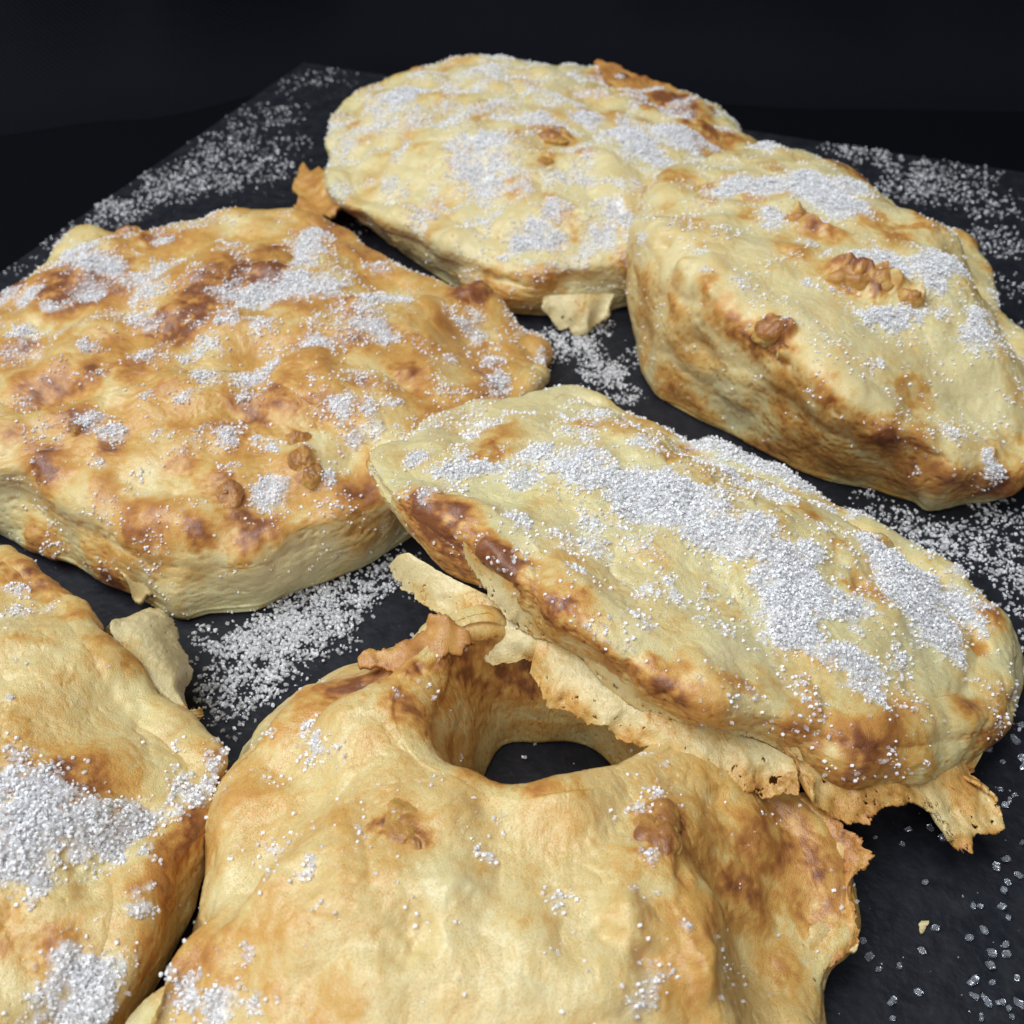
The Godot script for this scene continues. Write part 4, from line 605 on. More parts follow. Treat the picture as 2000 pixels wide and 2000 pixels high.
func build_dough(key: String, look: Dictionary) -> ArrayMesh:
	var s: Dictionary = SHAPES[key]
	var ring_kind: bool = s.has("hole")
	var c: Vector2 = s.hole_c if ring_kind else s.c
	var na := int((760 if not ring_kind else 900) * QUALITY)
	var top_n := int(150 * QUALITY)
	var sh_n := int(34 * QUALITY)
	var side_n := int(38 * QUALITY)
	# spread the columns evenly along the outline
	var coarse := PackedFloat32Array()
	for i in 361:
		coarse.append(-PI + TAU * i / 360.0)
	var around: Array = outline_at(s.rim, c, coarse)
	var cum := PackedFloat32Array([0.0])
	for i in 360:
		var r0: float = around[0][i]
		var r1: float = around[0][i + 1]
		cum.append(cum[i] + (Vector2.from_angle(coarse[i]) * r0).distance_to(Vector2.from_angle(coarse[i + 1]) * r1) + 0.2)
	var angles := PackedFloat32Array()
	var seg := 0
	for i in na:
		var want := cum[360] * i / float(na)
		while cum[seg + 1] < want:
			seg += 1
		angles.append(lerpf(coarse[seg], coarse[seg + 1], (want - cum[seg]) / (cum[seg + 1] - cum[seg])))
	var rim: Array = outline_at(s.rim, c, angles)
	var foot: Array = outline_at(s.foot, c, angles)
	var hole := []
	var hole_foot := []
	if ring_kind:
		hole = outline_at(s.hole, c, angles)
		hole_foot = outline_at(s.hole_foot, c, angles)
	var p := PackedVector3Array()
	var mask := PackedFloat32Array()
	var cols := na
	var prof := []
	for i in na:
		var line := []
		var rt: float = rim[0][i]
		var hr: float = rim[1][i]
		var rb: float = foot[0][i]
		var hb: float = foot[1][i]
		var sh: float = minf(s.sh, (hr - hb) * 0.55)
		var r0 := 0.0
		var h0: float = s.ch
		if ring_kind:
			var ri: float = hole[0][i]
			var hi: float = hole[1][i]
			var si := minf(3.5, (rt - ri) * 0.3)
			sh = minf(sh, (rt - ri) * 0.4)
			var rf: float = hole_foot[0][i]
			for k in 12:
				line.append([lerpf(rf + 4.0, rf, k / 12.0), 0.0 if k < 11 else 0.2, 0.2])
			for k in side_n:
				var t := k / float(side_n)
				line.append([lerpf(rf, ri, t) - 0.8 * sin(PI * t), lerpf(0.4, hi - si, t), 0.5])
			for k in sh_n:
				var t := k / float(sh_n) * PI / 2
				line.append([ri + si * (1 - cos(t)), hi - si + si * sin(t), 0.7])
			r0 = ri + si
			h0 = hi
			var span := rt - sh - r0
			var crown: float = clampf(span * 0.09, 0.0, 3.2)
			for k in top_n:
				var t := k / float(top_n)
				line.append([r0 + span * t, lerpf(h0, hr, t * t * (3 - 2 * t)) + crown * sin(PI * t) * sin(PI * t), 1.0])
		else:
			for k in top_n:
				var t := pow(k / float(top_n), 0.8)
				line.append([(rt - sh) * t, lerpf(h0, hr, pow(t, 2.2)), 1.0])
		# rounded shoulder: a curve from the top into the side, then straight down to the foot
		var fs := minf(1.5, (hr - hb - sh) * 0.5)
		var from := Vector2(rt - sh, hr)
		var knee := Vector2(rt + 0.22 * sh, hr + 0.1 * sh)
		var into := Vector2(rt, hr).lerp(Vector2(rb, hb + fs), 0.42) + Vector2(0.4, 0)
		for k in sh_n:
			var t := k / float(sh_n)
			var q := from.lerp(knee, t).lerp(knee.lerp(into, t), t)
			line.append([q.x, q.y, 1.0])
		for k in side_n:
			var t := k / float(side_n)
			line.append([lerpf(into.x, rb, t) + 0.5 * sin(PI * t), lerpf(into.y, hb + fs, t), lerpf(1.0, 0.6, t)])
		for k in 10:
			var t := k / 10.0 * PI / 2
			line.append([rb - fs * (1 - cos(t)), hb + fs - fs * sin(t), 0.45])
		for k in 9:
			var t := k / 8.0
			line.append([lerpf(rb - fs, (hole_foot[0][i] + 4.0) if ring_kind else 0.0, t), lerpf(hb, 0.0 if ring_kind else maxf(hb, 1.0), t), 0.2])
		prof.append(line)
	var rows: int = prof[0].size()
	for k in rows:
		for i in na:
			var d := Vector2.from_angle(angles[i])
			p.append(Vector3(c.x + d.x * prof[i][k][0], prof[i][k][1], c.y + d.y * prof[i][k][0]))
			mask.append(prof[i][k][2])
	# average bottom and top centre points of discs
	if not ring_kind:
		var low := Vector3(c.x, 0, c.y)
		for i in na:
			low.y += p[(rows - 1) * cols + i].y / na
		for i in na:
			p[(rows - 1) * cols + i] = low
	# base normals
	var nrm := PackedVector3Array()
	nrm.resize(p.size())
	for k in rows:
		var up := maxi(k - 1, 0) * cols
		var dn := mini(k + 1, rows - 1) * cols
		for i in cols:
			var f := (p[k * cols + (i + 1) % cols] - p[k * cols + (i + cols - 1) % cols]).cross(p[dn + i] - p[up + i])
			nrm[k * cols + i] = f.normalized() if f.length_squared() > 1e-12 else Vector3.UP
	if not ring_kind:
		for i in cols:
			nrm[i] = Vector3.UP
			nrm[(rows - 1) * cols + i] = Vector3.DOWN
	var marks: Array = MARKS.get(key, [])
	var sugar: Array = SUGAR.get(key, [])
	var near_marks := cells_of(marks, 2.8)
	var near_sugar := cells_of(sugar, 2.2)
	var off: Vector3 = look.offset
	var tone: float = look.tone
	var col := PackedColorArray()
	var dens := PackedFloat32Array()
	var a_lump: float = look.get("lump", 1.5)
	var a_puff: float = look.get("puff", 1.5)
	var rough: float = look.get("rough", 0.4)
	var mottle: float = look.get("mottle", 1.0)
	var a_ridge: float = look.get("ridge", 0.1)
	for i in p.size():
		var v := p[i]
		var q := v + off
		var m := mask[i]
		var warp := Vector3(n_mid.get_noise_3dv(q), n_mid.get_noise_3dv(q + Vector3(50, 0, 0)), n_mid.get_noise_3dv(q + Vector3(0, 50, 0))) * 3.0
		var qw := q + warp
		var lump := n_lump.get_noise_3dv(q)
		var mid := n_mid.get_noise_3dv(q * 1.0 + Vector3(9, 9, 9))
		var ridge := n_ridge.get_noise_3dv(Vector3(qw.x, qw.y * 1.6, qw.z))
		var fine := n_fine.get_noise_3dv(q)
		var puff := absf(n_puff.get_noise_3dv(q + warp * 0.5))
		var side := smoothstep(0.75, 0.1, nrm[i].y)
		var layer := n_mid.get_noise_3d(q.x * 0.45, q.y * 2.3, q.z * 0.45)
		var pore := maxf(n_speck.get_noise_3dv(q * 0.75) - 0.22, 0.0) * (0.25 + 0.75 * side)
		var d := m * (a_lump * lump + a_puff * (puff - 0.25) + rough * (0.5 * absf(mid) + 0.18 * mid) + a_ridge * maxf(ridge, 0.0) + 0.07 * fine + rough * side * 0.5 * layer - 0.9 * pore)
		var b := tone + mottle * 0.24 * n_tone.get_noise_3dv(qw) + mottle * 0.3 * n_lump.get_noise_3dv(qw * 1.25 + Vector3(0, 40, 0))
		b += 0.16 * maxf(ridge - 0.15, 0.0)
		b += side * look.side + 0.3 * (puff - 0.2) * mottle + 0.16 * side * layer + 0.35 * pore
		var vw := v + warp * 0.6 + Vector3(fine, n_speck.get_noise_3dv(q), -fine) * 0.8
		var vs := v + warp * 0.4
		var blotch := clampf(1.0 + 1.1 * n_mid.get_noise_3dv(q * 1.5 + Vector3(0, 0, 31)) + 0.5 * fine, 0.35, 1.5)
		var cell := Vector3i((vw / CELL).floor())
		for k in near_marks.get(cell, []):
			var mk: Array = marks[k]
			var e := vw - Vector3(mk[0], mk[1], mk[2])
			var rad: float = mk[3]
			var dd := e.length_squared() / (rad * rad)
			if dd < 7.8:
				if mk[4] != 0.0:
					var ds := (vs - Vector3(mk[0], mk[1], mk[2])).length_squared() / (rad * rad)
					d += mk[4] * exp(-ds * 1.3)
				b += 0.86 * mk[5] * (1.0 - smoothstep(0.3, 2.8, sqrt(dd))) * blotch
		var su: float = look.dust * 1.5 * smoothstep(-0.15, 0.45, n_tone.get_noise_3dv(q * 1.2 + Vector3(0, 0, 70)))
		for k in near_sugar.get(cell, []):
			var sk: Array = sugar[k]
			var e := vw - Vector3(sk[0], sk[1], sk[2])
			var rad: float = sk[3]
			var dd := e.length_squared() / (rad * rad)
			if dd < 4.84:
				su += sk[4] * (1.0 - smoothstep(0.35, 1.4, sqrt(dd))) + 0.05 * sk[4] * (1.0 - smoothstep(1.0, 2.2, sqrt(dd)))
		dens.append(su)
		d = d if v.y > 0.5 else d * 0.2
		p[i] = (v + nrm[i] * d)
		if p[i].y < 0.05:
			p[i].y = 0.05
		b += 0.04 * n_speck.get_noise_3dv(q) + 0.05 * fine + (0.12 + 0.6 * side) * maxf(n_speck.get_noise_3dv(q * 1.3) - 0.3, 0.0)
		var cc := baked(clampf(b, 0.0, 1.0))
		# the paler, greener dough that was not browned
		cc = cc.lerp(Color(0.69, 0.625, 0.3), clampf(0.32 - b * 1.6, 0.0, 0.32) * clampf(n_lump.get_noise_3dv(q + Vector3(0, 80, 30)) * 2.0 + 0.4, 0.0, 1.0))
		# half melted sugar makes a white crust where it lies thick
		var crust := su * clampf(0.85 + 1.1 * n_clump.get_noise_3dv(v), 0.06, 1.7) * smoothstep(0.05, 0.5, nrm[i].y)
		cc = cc.lerp(Color(0.9, 0.895, 0.9), 0.88 * smoothstep(0.15, 2.5, crust + 0.4 * fine))
		col.append(cc)
	if not ring_kind:
		var mean := Vector3.ZERO
		for i in cols:
			mean += p[i] / cols
		for i in cols:
			p[i] = mean
	for i in p.size():
		p[i] = p[i] * MM
	dough_data[key] = {"p": p, "cols": cols, "rows": rows, "dens": dens}
	return grid_mesh(p, col, rows, cols, true)


# Grains of sugar strewn on a fritter by the densities that build_dough kept.
func strew(key: String, parent: Node, seed_no: int):
	var rng := RandomNumberGenerator.new()
	rng.seed = seed_no
	var d: Dictionary = dough_data[key]
	var p: PackedVector3Array = d.p
	var cols: int = d.cols
	var dens: PackedFloat32Array = d.dens
	var where := [[], [], []]
	for r in d.rows - 1:
		for k in cols:
			var i: int = r * cols + k
			var su := dens[i]
			if su < 0.01:
				continue
			var j: int = r * cols + (k + 1) % cols
			var f := (p[i + cols] - p[i]).cross(p[j] - p[i])
			var area := f.length()
			if area < 1e-14:
				continue
			var n := -f / area
			if n.y < 0.05:
				continue
			var at := p[i] / MM
			var clump := n_clump.get_noise_3dv(at)
			var eff := 5.2 * su * smoothstep(0.05, 0.5, n.y) * clampf(0.85 + 1.1 * clump, 0.06, 1.7)
			var want := eff * area * 1e6
			var count := int(want) + (1 if rng.randf() < want - int(want) else 0)
			for g in count:
				var q := p[i] + (p[j] - p[i]) * rng.randf() + (p[i + cols] - p[i]) * rng.randf()
				var kind: int = [0, 0, 0, 0, 1, 1, 1, 1, 2, 2][rng.randi() % 10]
				var size := lerpf(0.14, 0.46, pow(rng.randf(), 1.3)) * (1.0 if kind == 0 else 1.2)
				var lift := size * 0.22 + rng.randf() * rng.randf() * minf(eff * 0.065, 1.0)
				where[kind].append(Transform3D(turned(rng).scaled(Vector3.ONE * size * MM), q + n * lift * MM))
	for k in 3:
		if where[k].size():
			stuff("sugar_coating", where[k], grain_meshes[k], sugar_mats[k], parent)


func turned(rng: RandomNumberGenerator) -> Basis:
	return Basis(Quaternion(Vector3(rng.randfn(), rng.randfn(), rng.randfn()).normalized(), rng.randf() * TAU))


# A thin sheet of torn crust: its outline made ragged, filled with triangles, bent by the heights given, with real thickness.
func flake_mesh(list: Array, tone: float, seed_no: int, ragged := 0.5, thick := 0.7, holes := []) -> ArrayMesh:
	var rng := RandomNumberGenerator.new()
	rng.seed = seed_no
	var n := list.size()
	var ring := PackedVector2Array()
	var lo := Vector2(1e9, 1e9)
	var hi := -lo
	for i in n:
		var a := Vector2(list[i][0], list[i][1])
		var b := Vector2(list[(i + 1) % n][0], list[(i + 1) % n][1])
		lo = lo.min(a)
		hi = hi.max(a)
		var steps := maxi(1, int(a.distance_to(b) / 0.18))
		var out := (b - a).orthogonal().normalized()
		for k in steps:
			var q := a.lerp(b, k / float(steps))
			var w := 1.3 * n_mid.get_noise_3d(q.x * 1.4, seed_no * 3.0, q.y * 1.4) + 0.55 * n_fine.get_noise_3d(q.x * 1.5, seed_no * 7.0, q.y * 1.5) + 0.3 * n_speck.get_noise_3d(q.x * 2.0, seed_no * 7.0, q.y * 2.0)
			ring.append(q + out * w * ragged * 0.95)
	var pts := ring.duplicate()
	var step := 0.42
	var x := lo.x
	while x < hi.x:
		var z := lo.y
		while z < hi.y:
			var q := Vector2(x, z) + Vector2(rng.randf(), rng.randf()) * step * 0.6
			if Geometry2D.is_point_in_polygon(q, ring):
				pts.append(q)
			z += step
		x += step
	var tri := Geometry2D.triangulate_delaunay(pts)
	var top := PackedVector3Array()
	var col := PackedColorArray()
	for q in pts:
		var sw := 0.0
		var h := 0.0
		for e in list:
			var w := 1.0 / (pow(Vector2(e[0], e[1]).distance_squared_to(q), 1.5) + 0.3)
			sw += w
			h += w * e[2]
		h /= sw
		h += 1.0 * n_mid.get_noise_3d(q.x * 0.8, seed_no * 5.0, q.y * 0.8) + 0.3 * n_fine.get_noise_3d(q.x * 0.6, seed_no * 5.0, q.y * 0.6)
		top.append(Vector3(q.x, h, q.y))
		var pit := maxf(n_speck.get_noise_3d(q.x * 0.8, seed_no, q.y * 0.8) - 0.25, 0.0)
		var b := tone + 0.32 * n_tone.get_noise_3d(q.x * 1.6, seed_no * 4.0, q.y * 1.6) + 0.08 * n_fine.get_noise_3d(q.x, seed_no, q.y) + 0.9 * pit * clampf(n_tone.get_noise_3d(q.x, seed_no * 9.0, q.y) * 3.0, 0.0, 1.0)
		col.append(baked(clampf(b, 0.0, 1.0)))
	var st := SurfaceTool.new()
	st.begin(Mesh.PRIMITIVE_TRIANGLES)
	var np := pts.size()
	var edges := {}
	var kept := PackedInt32Array()
	for t in range(0, tri.size(), 3):
		var a := tri[t]
		var b := tri[t + 1]
		var e := tri[t + 2]
		var mid := (pts[a] + pts[b] + pts[e]) / 3.0
		if not Geometry2D.is_point_in_polygon(mid, ring):
			continue
		var cut := false
		for hl in holes:
			if mid.distance_to(Vector2(hl[0], hl[1])) < hl[2] * (1.0 + 0.5 * n_fine.get_noise_2dv(mid)):
				cut = true
		if cut:
			continue
		if (pts[b] - pts[a]).cross(pts[e] - pts[a]) < 0:
			var sw := b
			b = e
			e = sw
		kept.append_array(PackedInt32Array([a, b, e]))
		for pair in [[a, b], [b, e], [e, a]]:
			var back := Vector2i(pair[1], pair[0])
			if edges.has(back):
				edges.erase(back)
			else:
				edges[Vector2i(pair[0], pair[1])] = true
	st.set_smooth_group(0)
	for k in 2:
		for i in np:
			st.set_color(col[i])
			st.add_vertex((top[i] - Vector3(0, thick * k, 0)) * MM)
	for t in range(0, kept.size(), 3):
		st.add_index(kept[t])
		st.add_index(kept[t + 1])
		st.add_index(kept[t + 2])
		st.add_index(np + kept[t])
		st.add_index(np + kept[t + 2])
		st.add_index(np + kept[t + 1])
	for e in edges:
		for i in [e.x, np + e.x, np + e.y, e.x, np + e.y, e.y]:
			st.add_index(i)
	st.generate_normals()
	return st.commit()


# Points spread evenly along a smooth line through [x, y, z] points.
func along(list: Array, n: int) -> PackedVector3Array:
	var c := Curve3D.new()
	c.bake_interval = 0.3
	for i in list.size():
		var p := Vector3(list[i][0], list[i][1], list[i][2])
		var a: Array = list[maxi(i - 1, 0)]
		var b: Array = list[mini(i + 1, list.size() - 1)]
		var t := (Vector3(b[0], b[1], b[2]) - Vector3(a[0], a[1], a[2])) * 0.16
		c.add_point(p, -t, t)
	var out := PackedVector3Array()
	for i in n:
		out.append(c.sample_baked(c.get_baked_length() * i / (n - 1.0), true))
	return out


# A thin curtain of batter that hangs from one line to another, torn along its lower edge.
func curtain_mesh(f: Dictionary, seed_no: int) -> ArrayMesh:
	var cols: int = f.get("cols", 260)
	var rows := 40
	var top := along(f.top, cols)
	var low := along(f.low, cols)
	var tear: float = f.get("tear", 0.12)
	var sag: float = f.get("sag", 0.6)
	var thick: float = f.get("thick", 0.5)
	var grid := PackedVector3Array()
	var col := PackedColorArray()
	for r in rows:
		for k in cols:
			var w := low[k] - top[k]
			var q0 := low[k]
			var rip := 1.1 * n_mid.get_noise_3d(q0.x * 1.3, seed_no * 5.0, q0.z * 1.3) + 0.7 * n_fine.get_noise_3d(q0.x * 1.2, seed_no * 5.0, q0.z * 1.2) + 0.14 * n_speck.get_noise_3d(q0.x * 1.6, seed_no * 5.0, q0.z * 1.6)
			var t := r / (rows - 1.0) * (1.0 + tear * rip)
			var q := top[k] + w * t
			q.y += sag * sin(PI * clampf(t, 0.0, 1.0))
			var wave := n_mid.get_noise_3d(q.x * 0.9, q.y * 0.5 + seed_no * 9.0, q.z * 0.9)
			q += Vector3(0.3, 0.8, 0.7) * (wave * 1.4 + 0.25 * n_fine.get_noise_3d(q.x * 0.5, seed_no * 3.0, q.z * 0.5)) * t
			q += Vector3.UP * 0.14 * n_fine.get_noise_3dv(q + Vector3(seed_no, 0, 0))
			grid.append(q)
			var pit := maxf(n_speck.get_noise_3dv(q * 0.8) - 0.2, 0.0)
			var patch := n_tone.get_noise_3dv(q * 1.3 + Vector3(seed_no * 6.0, 0, 0))
			col.append(baked(clampf(lerpf(f.tone[0], f.tone[1], t) + 0.5 * patch + 0.12 * n_fine.get_noise_3dv(q) + 0.9 * pit * clampf(0.35 + patch * 2.0, 0.0, 1.0), 0.0, 1.0)))
	var st := SurfaceTool.new()
	st.begin(Mesh.PRIMITIVE_TRIANGLES)
	st.set_smooth_group(0)
	var nrm := PackedVector3Array()
	for r in rows:
		for k in cols:
			var a := grid[r * cols + mini(k + 1, cols - 1)] - grid[r * cols + maxi(k - 1, 0)]
			var b := grid[mini(r + 1, rows - 1) * cols + k] - grid[maxi(r - 1, 0) * cols + k]
			nrm.append(b.cross(a).normalized())
	var side := 1.0 if nrm[rows / 2 * cols + cols / 2].dot(Vector3(0, 0.8, 0.6)) > 0 else -1.0
	var holes: Array = f.get("holes", [])
	var open := {}
	for r in rows - 1:
		for k in cols - 1:
			var q := grid[r * cols + k]
			for h in holes:
				var hv := q - Vector3(h[0], h[1], h[2])
				if hv.length() < h[3] * (1.0 + 0.4 * n_fine.get_noise_3dv(q)):
					open[r * cols + k] = true
	# the lowest part is lacy with small holes
	for r in range(int(rows * 0.55), rows - 1):
		for k in cols - 1:
			var q := grid[r * cols + k]
			if n_fine.get_noise_3dv(q * 0.9 + Vector3(seed_no * 4.0, 0, 0)) > 0.62 - 0.22 * r / rows:
				open[r * cols + k] = true
	var n := rows * cols
	for s in 2:
		for i in n:
			st.set_color(col[i])
			st.add_vertex((grid[i] - nrm[i] * side * thick * s * (1.0 if i < n - cols else 0.6)) * MM)
	var quad := func(a: int, b: int, c: int, d: int):
		for i in ([a, b, c, a, c, d] if side > 0 else [a, c, b, a, d, c]):
			st.add_index(i)
	for r in rows - 1:
		for k in cols - 1:
			var i := r * cols + k
			if open.has(i):
				continue
			quad.call(i, i + 1, i + cols + 1, i + cols)
			quad.call(n + i, n + i + cols, n + i + cols + 1, n + i + 1)
			if r == rows - 2 or open.has(i + cols):
				quad.call(i + cols, i + cols + 1, n + i + cols + 1, n + i + cols)
			if r == 0 or open.has(i - cols):
				quad.call(i + 1, i, n + i, n + i + 1)
			if k == 0 or open.has(i - 1):
				quad.call(i, i + cols, n + i + cols, n + i)
			if k == cols - 2 or open.has(i + 1):
				quad.call(i + cols + 1, i + 1, n + i + 1, n + i + cols + 1)
	st.generate_normals()
	return st.commit()


# A small craggy lump of crisp batter.
func knob_mesh(size: Vector3, full_tone: float, seed_no: int, crag := 0.04) -> ArrayMesh:
	var rows := 60
	var cols := 100
	var p := PackedVector3Array()
	var c := PackedColorArray()
	for r in rows:
		for k in cols:
			var tone := full_tone * lerpf(0.5, 1.05, smoothstep(-0.2, 0.75, cos(PI * r / (rows - 1.0))))
			var d := Vector3(0, 1, 0).rotated(Vector3(0, 0, 1), PI * r / (rows - 1.0)).rotated(Vector3.UP, -TAU * k / cols)
			var w := Vector3(seed_no * 13.0, 0, 0)
			var k1 := n_lump.get_noise_3dv(d * 9.0 + w)
			var k2 := n_fine.get_noise_3dv(d * 2.2 + w)
			var f := 0.9 + 0.5 * k1 + 0.25 * absf(n_lump.get_noise_3dv(d * 14.0 + w * 2.0)) + crag * (k2 + 1.6 * n_mid.get_noise_3dv(d * 11.0 + w) + 0.8 * n_speck.get_noise_3dv(d * 4.0 + w))
			p.append(d * f * size * MM)
			c.append(baked(clampf(tone + (0.3 * k1 + 0.2 * k2) * clampf(tone * 3.0, 0.3, 1.0) + 0.15 * d.y * tone, 0.0, 1.0)))
	return grid_mesh(p, c, rows, cols, true)


func build_fritters():
	var list := [
		["back", "pale fritter at the back under the black cloth, dusted all over with sugar", {"offset": Vector3(0, 0, 0), "tone": 0.03, "side": 0.1, "dust": 0.8, "lump": 2.3}],
		["right", "fritter at the right edge, tilted, with two crisp brown peaks on top", {"offset": Vector3(300, 0, 0), "tone": 0.03, "side": 0.13, "dust": 0.2, "lump": 2.0, "puff": 1.0, "rough": 0.3}],
		["left", "golden brown fritter lying flat at the left edge of the slate", {"offset": Vector3(600, 0, 0), "tone": 0.33, "side": -0.26, "dust": 0.38, "lump": 2.6, "mottle": 0.85, "rough": 0.22, "puff": 1.05}],
		["corner", "fritter in the front left corner with a thick band of sugar across it", {"offset": Vector3(900, 0, 0), "tone": 0.2, "side": 0.02, "dust": 0.02, "mottle": 0.55, "rough": 0.2, "puff": 1.4}],
		["ring", "ring shaped fritter with an open hole, at the front in the middle", {"offset": Vector3(1200, 0, 0), "tone": 0.2, "side": 0.028, "dust": 0.03, "lump": 2.2, "mottle": 0.5, "rough": 0.15, "puff": 1.3}],
		["leaning", "fritter leaning on the ring shaped one, heaped with white sugar, torn skirt below", {"offset": Vector3(1500, 0, 0), "tone": 0.06, "side": 0.12, "dust": 0.32}],
	]
	var seed_no := 100
	for e in list:
		var key: String = e[0]
		var c: Vector2 = SHAPES[key].c
		var o := thing("apple_fritter", e[1], "fritter", Vector3.ZERO, "sugared apple fritters on the slate")
		part("dough", build_dough(key, e[2]), dough_mat, o)
		for f in FLAKES.get(key, []):
			seed_no += 1
			var fl := part(f.name, curtain_mesh(f, seed_no) if f.has("top") else flake_mesh(f.at, f.tone, seed_no, f.get("ragged", 0.5), f.get("thick", 0.7), f.get("holes", [])), flake_mat, o)
			if f.has("label"):
				fl.set_meta("label", f.label)
		for q in KNOBS.get(key, []):
			seed_no += 1
			var kn := part("browned_knob", knob_mesh(Vector3(q[3], q[4], q[5]), q[6], seed_no), dough_mat, o)
			kn.position = Vector3(q[0], q[1] - q[4] * 0.5, q[2]) * MM
			kn.rotation = Vector3(0.15 * sin(seed_no * 3.0), q[7], 0.2 * cos(seed_no * 5.0))
		strew(key, o, seed_no + 50)


# Sugar fallen on the slate: [x, z, radius, grains per square millimetre]; the patches lie wider than they are deep.
var FALLEN := [[-35.5, 27.8, 4.4, 3.4], [-30.3, 22.8, 4.5, 3.4], [-24.6, 19.7, 3.8, 3], [-39.9, 31.6, 3.6, 2.6], [-35.5, 36.2, 3.6, 2.2], [-41.0, 37.1, 2.8, 1.6], [-38.1, 41.5, 2.8, 1.3], [-20.3, 15.4, 3.1, 2], [-17.5, 12.0, 2.4, 1.6], [-13.9, 17.5, 2.3, 1.2], [-44.6, 26.8, 2.2, 1.2], [-31.9, 31.6, 3.6, 2.6], [-26.7, 26.8, 3.7, 2.6], [13.0, -47.5, 4.0, 2.4], [17.5, -38.9, 3.9, 2.4], [10.2, -52.1, 4.1, 1.6], [20.8, -32.3, 2.8, 2], [15.4, -54.9, 4.1, 1.2], [24.7, -44.0, 3.0, 1], [5.9, -44.0, 3.0, 2], [-76.5, -127.3, 7.7, 0.9], [-82.9, -116.0, 7.4, 1.3], [-73.0, -142.4, 8.0, 0.6], [-91.7, -102.9, 6.0, 1.1], [-61.2, -127.3, 7.7, 0.7], [-69.3, -158.9, 8.3, 0.2], [-61.5, -162.3, 7.0, 0.22], [-61.6, -182.5, 7.3, 0.12], [-53.5, -188.3, 8.9, 0.1], [-97.9, -95.4, 4.7, 0.5], [-102.3, -87.1, 4.5, 0.25], [-106.9, -80.3, 5.6, 0.18], [-94.3, -108.0, 3.6, 1], [-69.8, -118.8, 5.0, 1], [-58.4, -142.4, 5.3, 0.35], [-91.1, -124.4, 3.8, 0.6], [91.5, -136.2, 6.5, 0.8], [101.3, -124.4, 7.6, 0.8], [95.2, -116.0, 6.2, 0.9], [104.3, -113.3, 6.1, 0.5], [112.4, -108.0, 7.3, 0.5], [109.1, -90.6, 6.9, 0.6], [104.7, -70.7, 5.4, 0.35], [84.3, -139.3, 4.0, 0.5], [101.5, -54.9, 3.1, 0.25], [113.5, -123.0, 6.3, 0.4], [65.4, 5.1, 4.1, 1], [68.8, 7.4, 4.9, 1.3], [75.3, 7.4, 4.9, 1.2], [77.0, 14.3, 3.9, 1.3], [80.1, 0.2, 4.2, 1], [75.6, 20.7, 3.1, 1.2], [73.2, 27.8, 2.2, 0.8], [60.1, 0.2, 4.2, 0.6], [71.6, 32.5, 1.8, 0.5], [-6.9, 43.2, 4.1, 0.08], [0.0, 44.8, 4.1, 0.08], [-37.8, 49.7, 2.0, 0.5], [-35.0, -95.4, 3.5, 0.4], [68.5, 41.5, 2.8, 0.12]]
# Single crystals on the bare slate: [x, z].
var CRYSTALS := [[58.0, 63.9], [59.5, 62.9], [60.3, 65.0], [58.7, 65.9], [57.9, 66.9], [48.9, 65.9], [54.5, 68.9], [53.7, 68.9], [57.0, 69.0], [57.3, 70.3], [54.0, 71.9], [48.5, 71.6], [52.0, 72.8], [55.9, 73.6], [54.0, 74.6], [55.6, 74.7], [46.2, 74.3], [53.4, 76.0], [43.2, 76.0], [40.8, 76.4], [39.9, 73.1], [53.0, 77.9], [55.9, 77.4], [50.9, 77.8], [44.5, 79.0], [50.5, 79.4], [51.6, 79.6], [51.8, 80.2], [53.2, 80.1], [53.9, 80.7], [55.1, 80.2], [53.9, 81.6], [50.6, 81.7], [41.4, 80.0], [41.0, 81.8], [44.5, 59.9], [48.8, 58.8], [52.7, 60.0], [47.6, 60.8], [51.6, 58.6], [62.1, 53.0], [63.6, 53.9], [62.7, 54.7], [61.9, 55.4], [63.8, 48.9], [62.6, 46.9], [66.4, 45.0], [66.6, 45.7], [66.4, 48.4], [66.2, 49.6], [68.2, 43.1], [62.3, 60.6], [40.1, 75.0]]


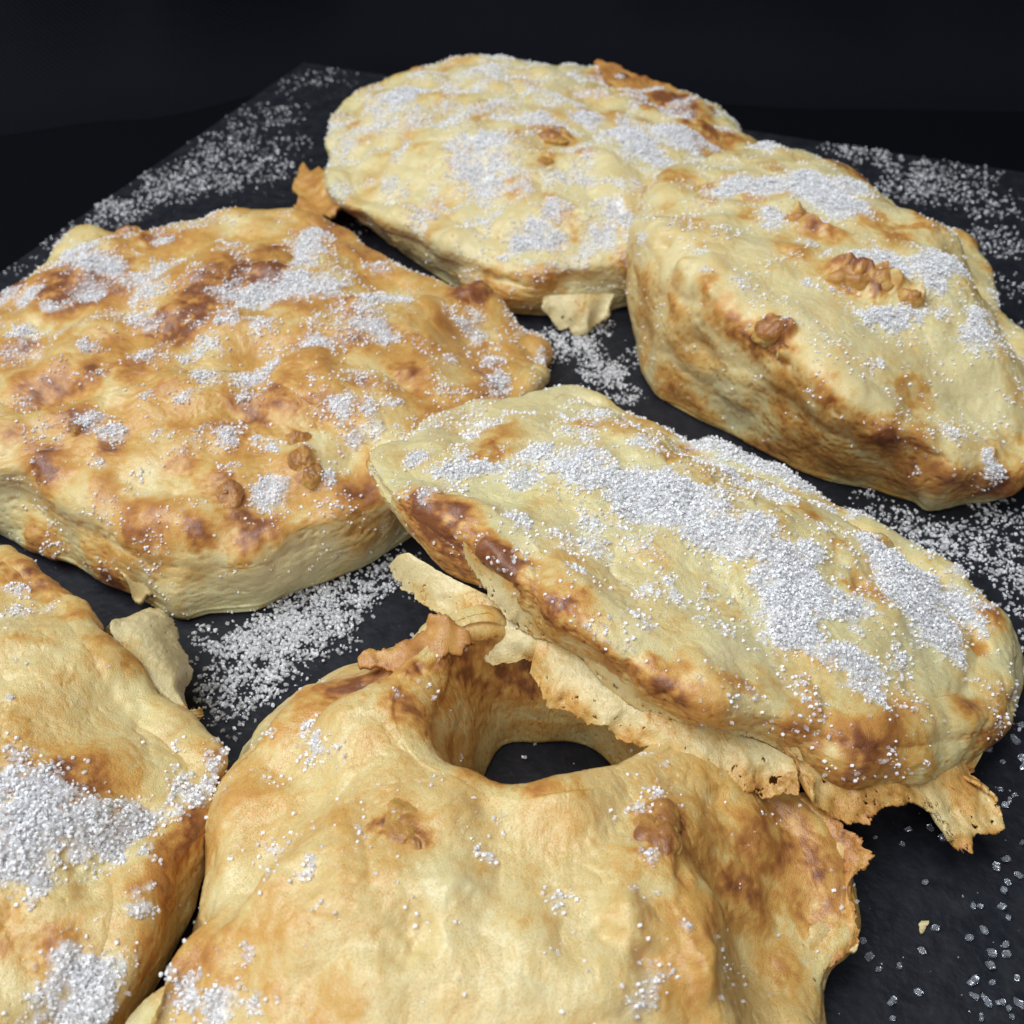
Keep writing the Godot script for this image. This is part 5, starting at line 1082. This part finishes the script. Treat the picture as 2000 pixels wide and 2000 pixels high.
func build_loose_sugar():
	var rng := RandomNumberGenerator.new()
	rng.seed = 77
	var where := [[], [], []]
	for q in FALLEN:
		var reach: float = q[2] * 1.6
		var count := int(q[3] * (2.2 if q[1] < -60.0 else 3.6) * reach * reach * 4.0)
		for i in count:
			var d := Vector2(rng.randf_range(-1, 1), rng.randf_range(-1, 1)) * reach
			var at := Vector2(q[0], q[1]) + d
			var clump := n_clump.get_noise_3d(at.x * 0.8, 3.0, at.y * 0.8)
			var keep := (1.0 - smoothstep(0.25, 1.0, d.length() / reach)) * clampf(0.7 + 1.2 * clump, 0.08, 1.0)
			if rng.randf() > keep:
				continue
			# off the slate's far and left edges there is nothing to lie on
			var rel := at - Vector2(-62.4, -200.5)
			if rel.dot(Vector2(0.3646, -0.9312)) > -0.6 or rel.dot(Vector2(0.9312, 0.3646)) < 0.6:
				continue
			var size := lerpf(0.3 if q[1] < -60.0 else 0.22, 0.62, pow(rng.randf(), 1.3))
			var lift := size * 0.4 + rng.randf() * rng.randf() * maxf(q[3] - 1.2, 0.0) * 0.35
			where[rng.randi() % 3].append(Transform3D(turned(rng).scaled(Vector3.ONE * size * MM), Vector3(at.x, lift, at.y) * MM))
	for i in 9000:
		var at := Vector2(rng.randf_range(-100, 125), rng.randf_range(-195, 105))
		var rel := at - Vector2(-62.4, -200.5)
		if rel.dot(Vector2(0.3646, -0.9312)) > -1.0 or rel.dot(Vector2(0.9312, 0.3646)) < 1.0 or rng.randf() > 0.35 + 1.2 * n_clump.get_noise_3d(at.x * 0.25, 9.0, at.y * 0.25):
			continue
		var size := lerpf(0.07, 0.2, pow(rng.randf(), 2.0))
		where[rng.randi() % 3].append(Transform3D(turned(rng).scaled(Vector3.ONE * size * MM), Vector3(at.x, size * 0.4, at.y) * MM))
	var all := thing("fallen_sugar", "white sugar spilled over the dark slate between the fritters", "sugar", Vector3.ZERO)
	all.set_meta("kind", "stuff")
	for k in 3:
		stuff("sugar_grains", where[k], grain_meshes[k], sugar_mats[maxi(k, 1)] if k else sugar_mats[1], all)
	for q in CRYSTALS:
		var o := part("sugar_crystal", grain_meshes[rng.randi() % 3], clear_mat, self)
		var size := rng.randf_range(0.55, 0.95)
		o.transform = Transform3D(Basis(Vector3.UP, rng.randf() * TAU).rotated(Vector3.RIGHT, rng.randf_range(-0.25, 0.25)).scaled(Vector3.ONE * size * MM), Vector3(q[0], size * 0.42, q[1]) * MM)
		tag(o, "single clear sugar crystal lying on the bare slate at lower right", "sugar crystal", "loose sugar crystals on the bare slate at lower right")
	var c1 := part("crumb", flake_mesh([[46.6, 71.0, 0.5], [47.1, 70.7, 0.7], [48.0, 70.9, 1.0], [47.8, 71.4, 0.6], [46.7, 72.3, 0.6]], 0.1, 301, 0.3, 0.4), flake_mat, self)
	tag(c1, "pale flat crumb of crust on the bare slate at lower right", "crumb")
	var c3 := part("crumb", knob_mesh(Vector3(1.3, 0.6, 0.9), 0.2, 6), dough_mat, self)
	c3.position = Vector3(94.2, -5.6, -197.4) * MM
	tag(c3, "tiny pale crumb lying on the black cloth behind the slate", "crumb")
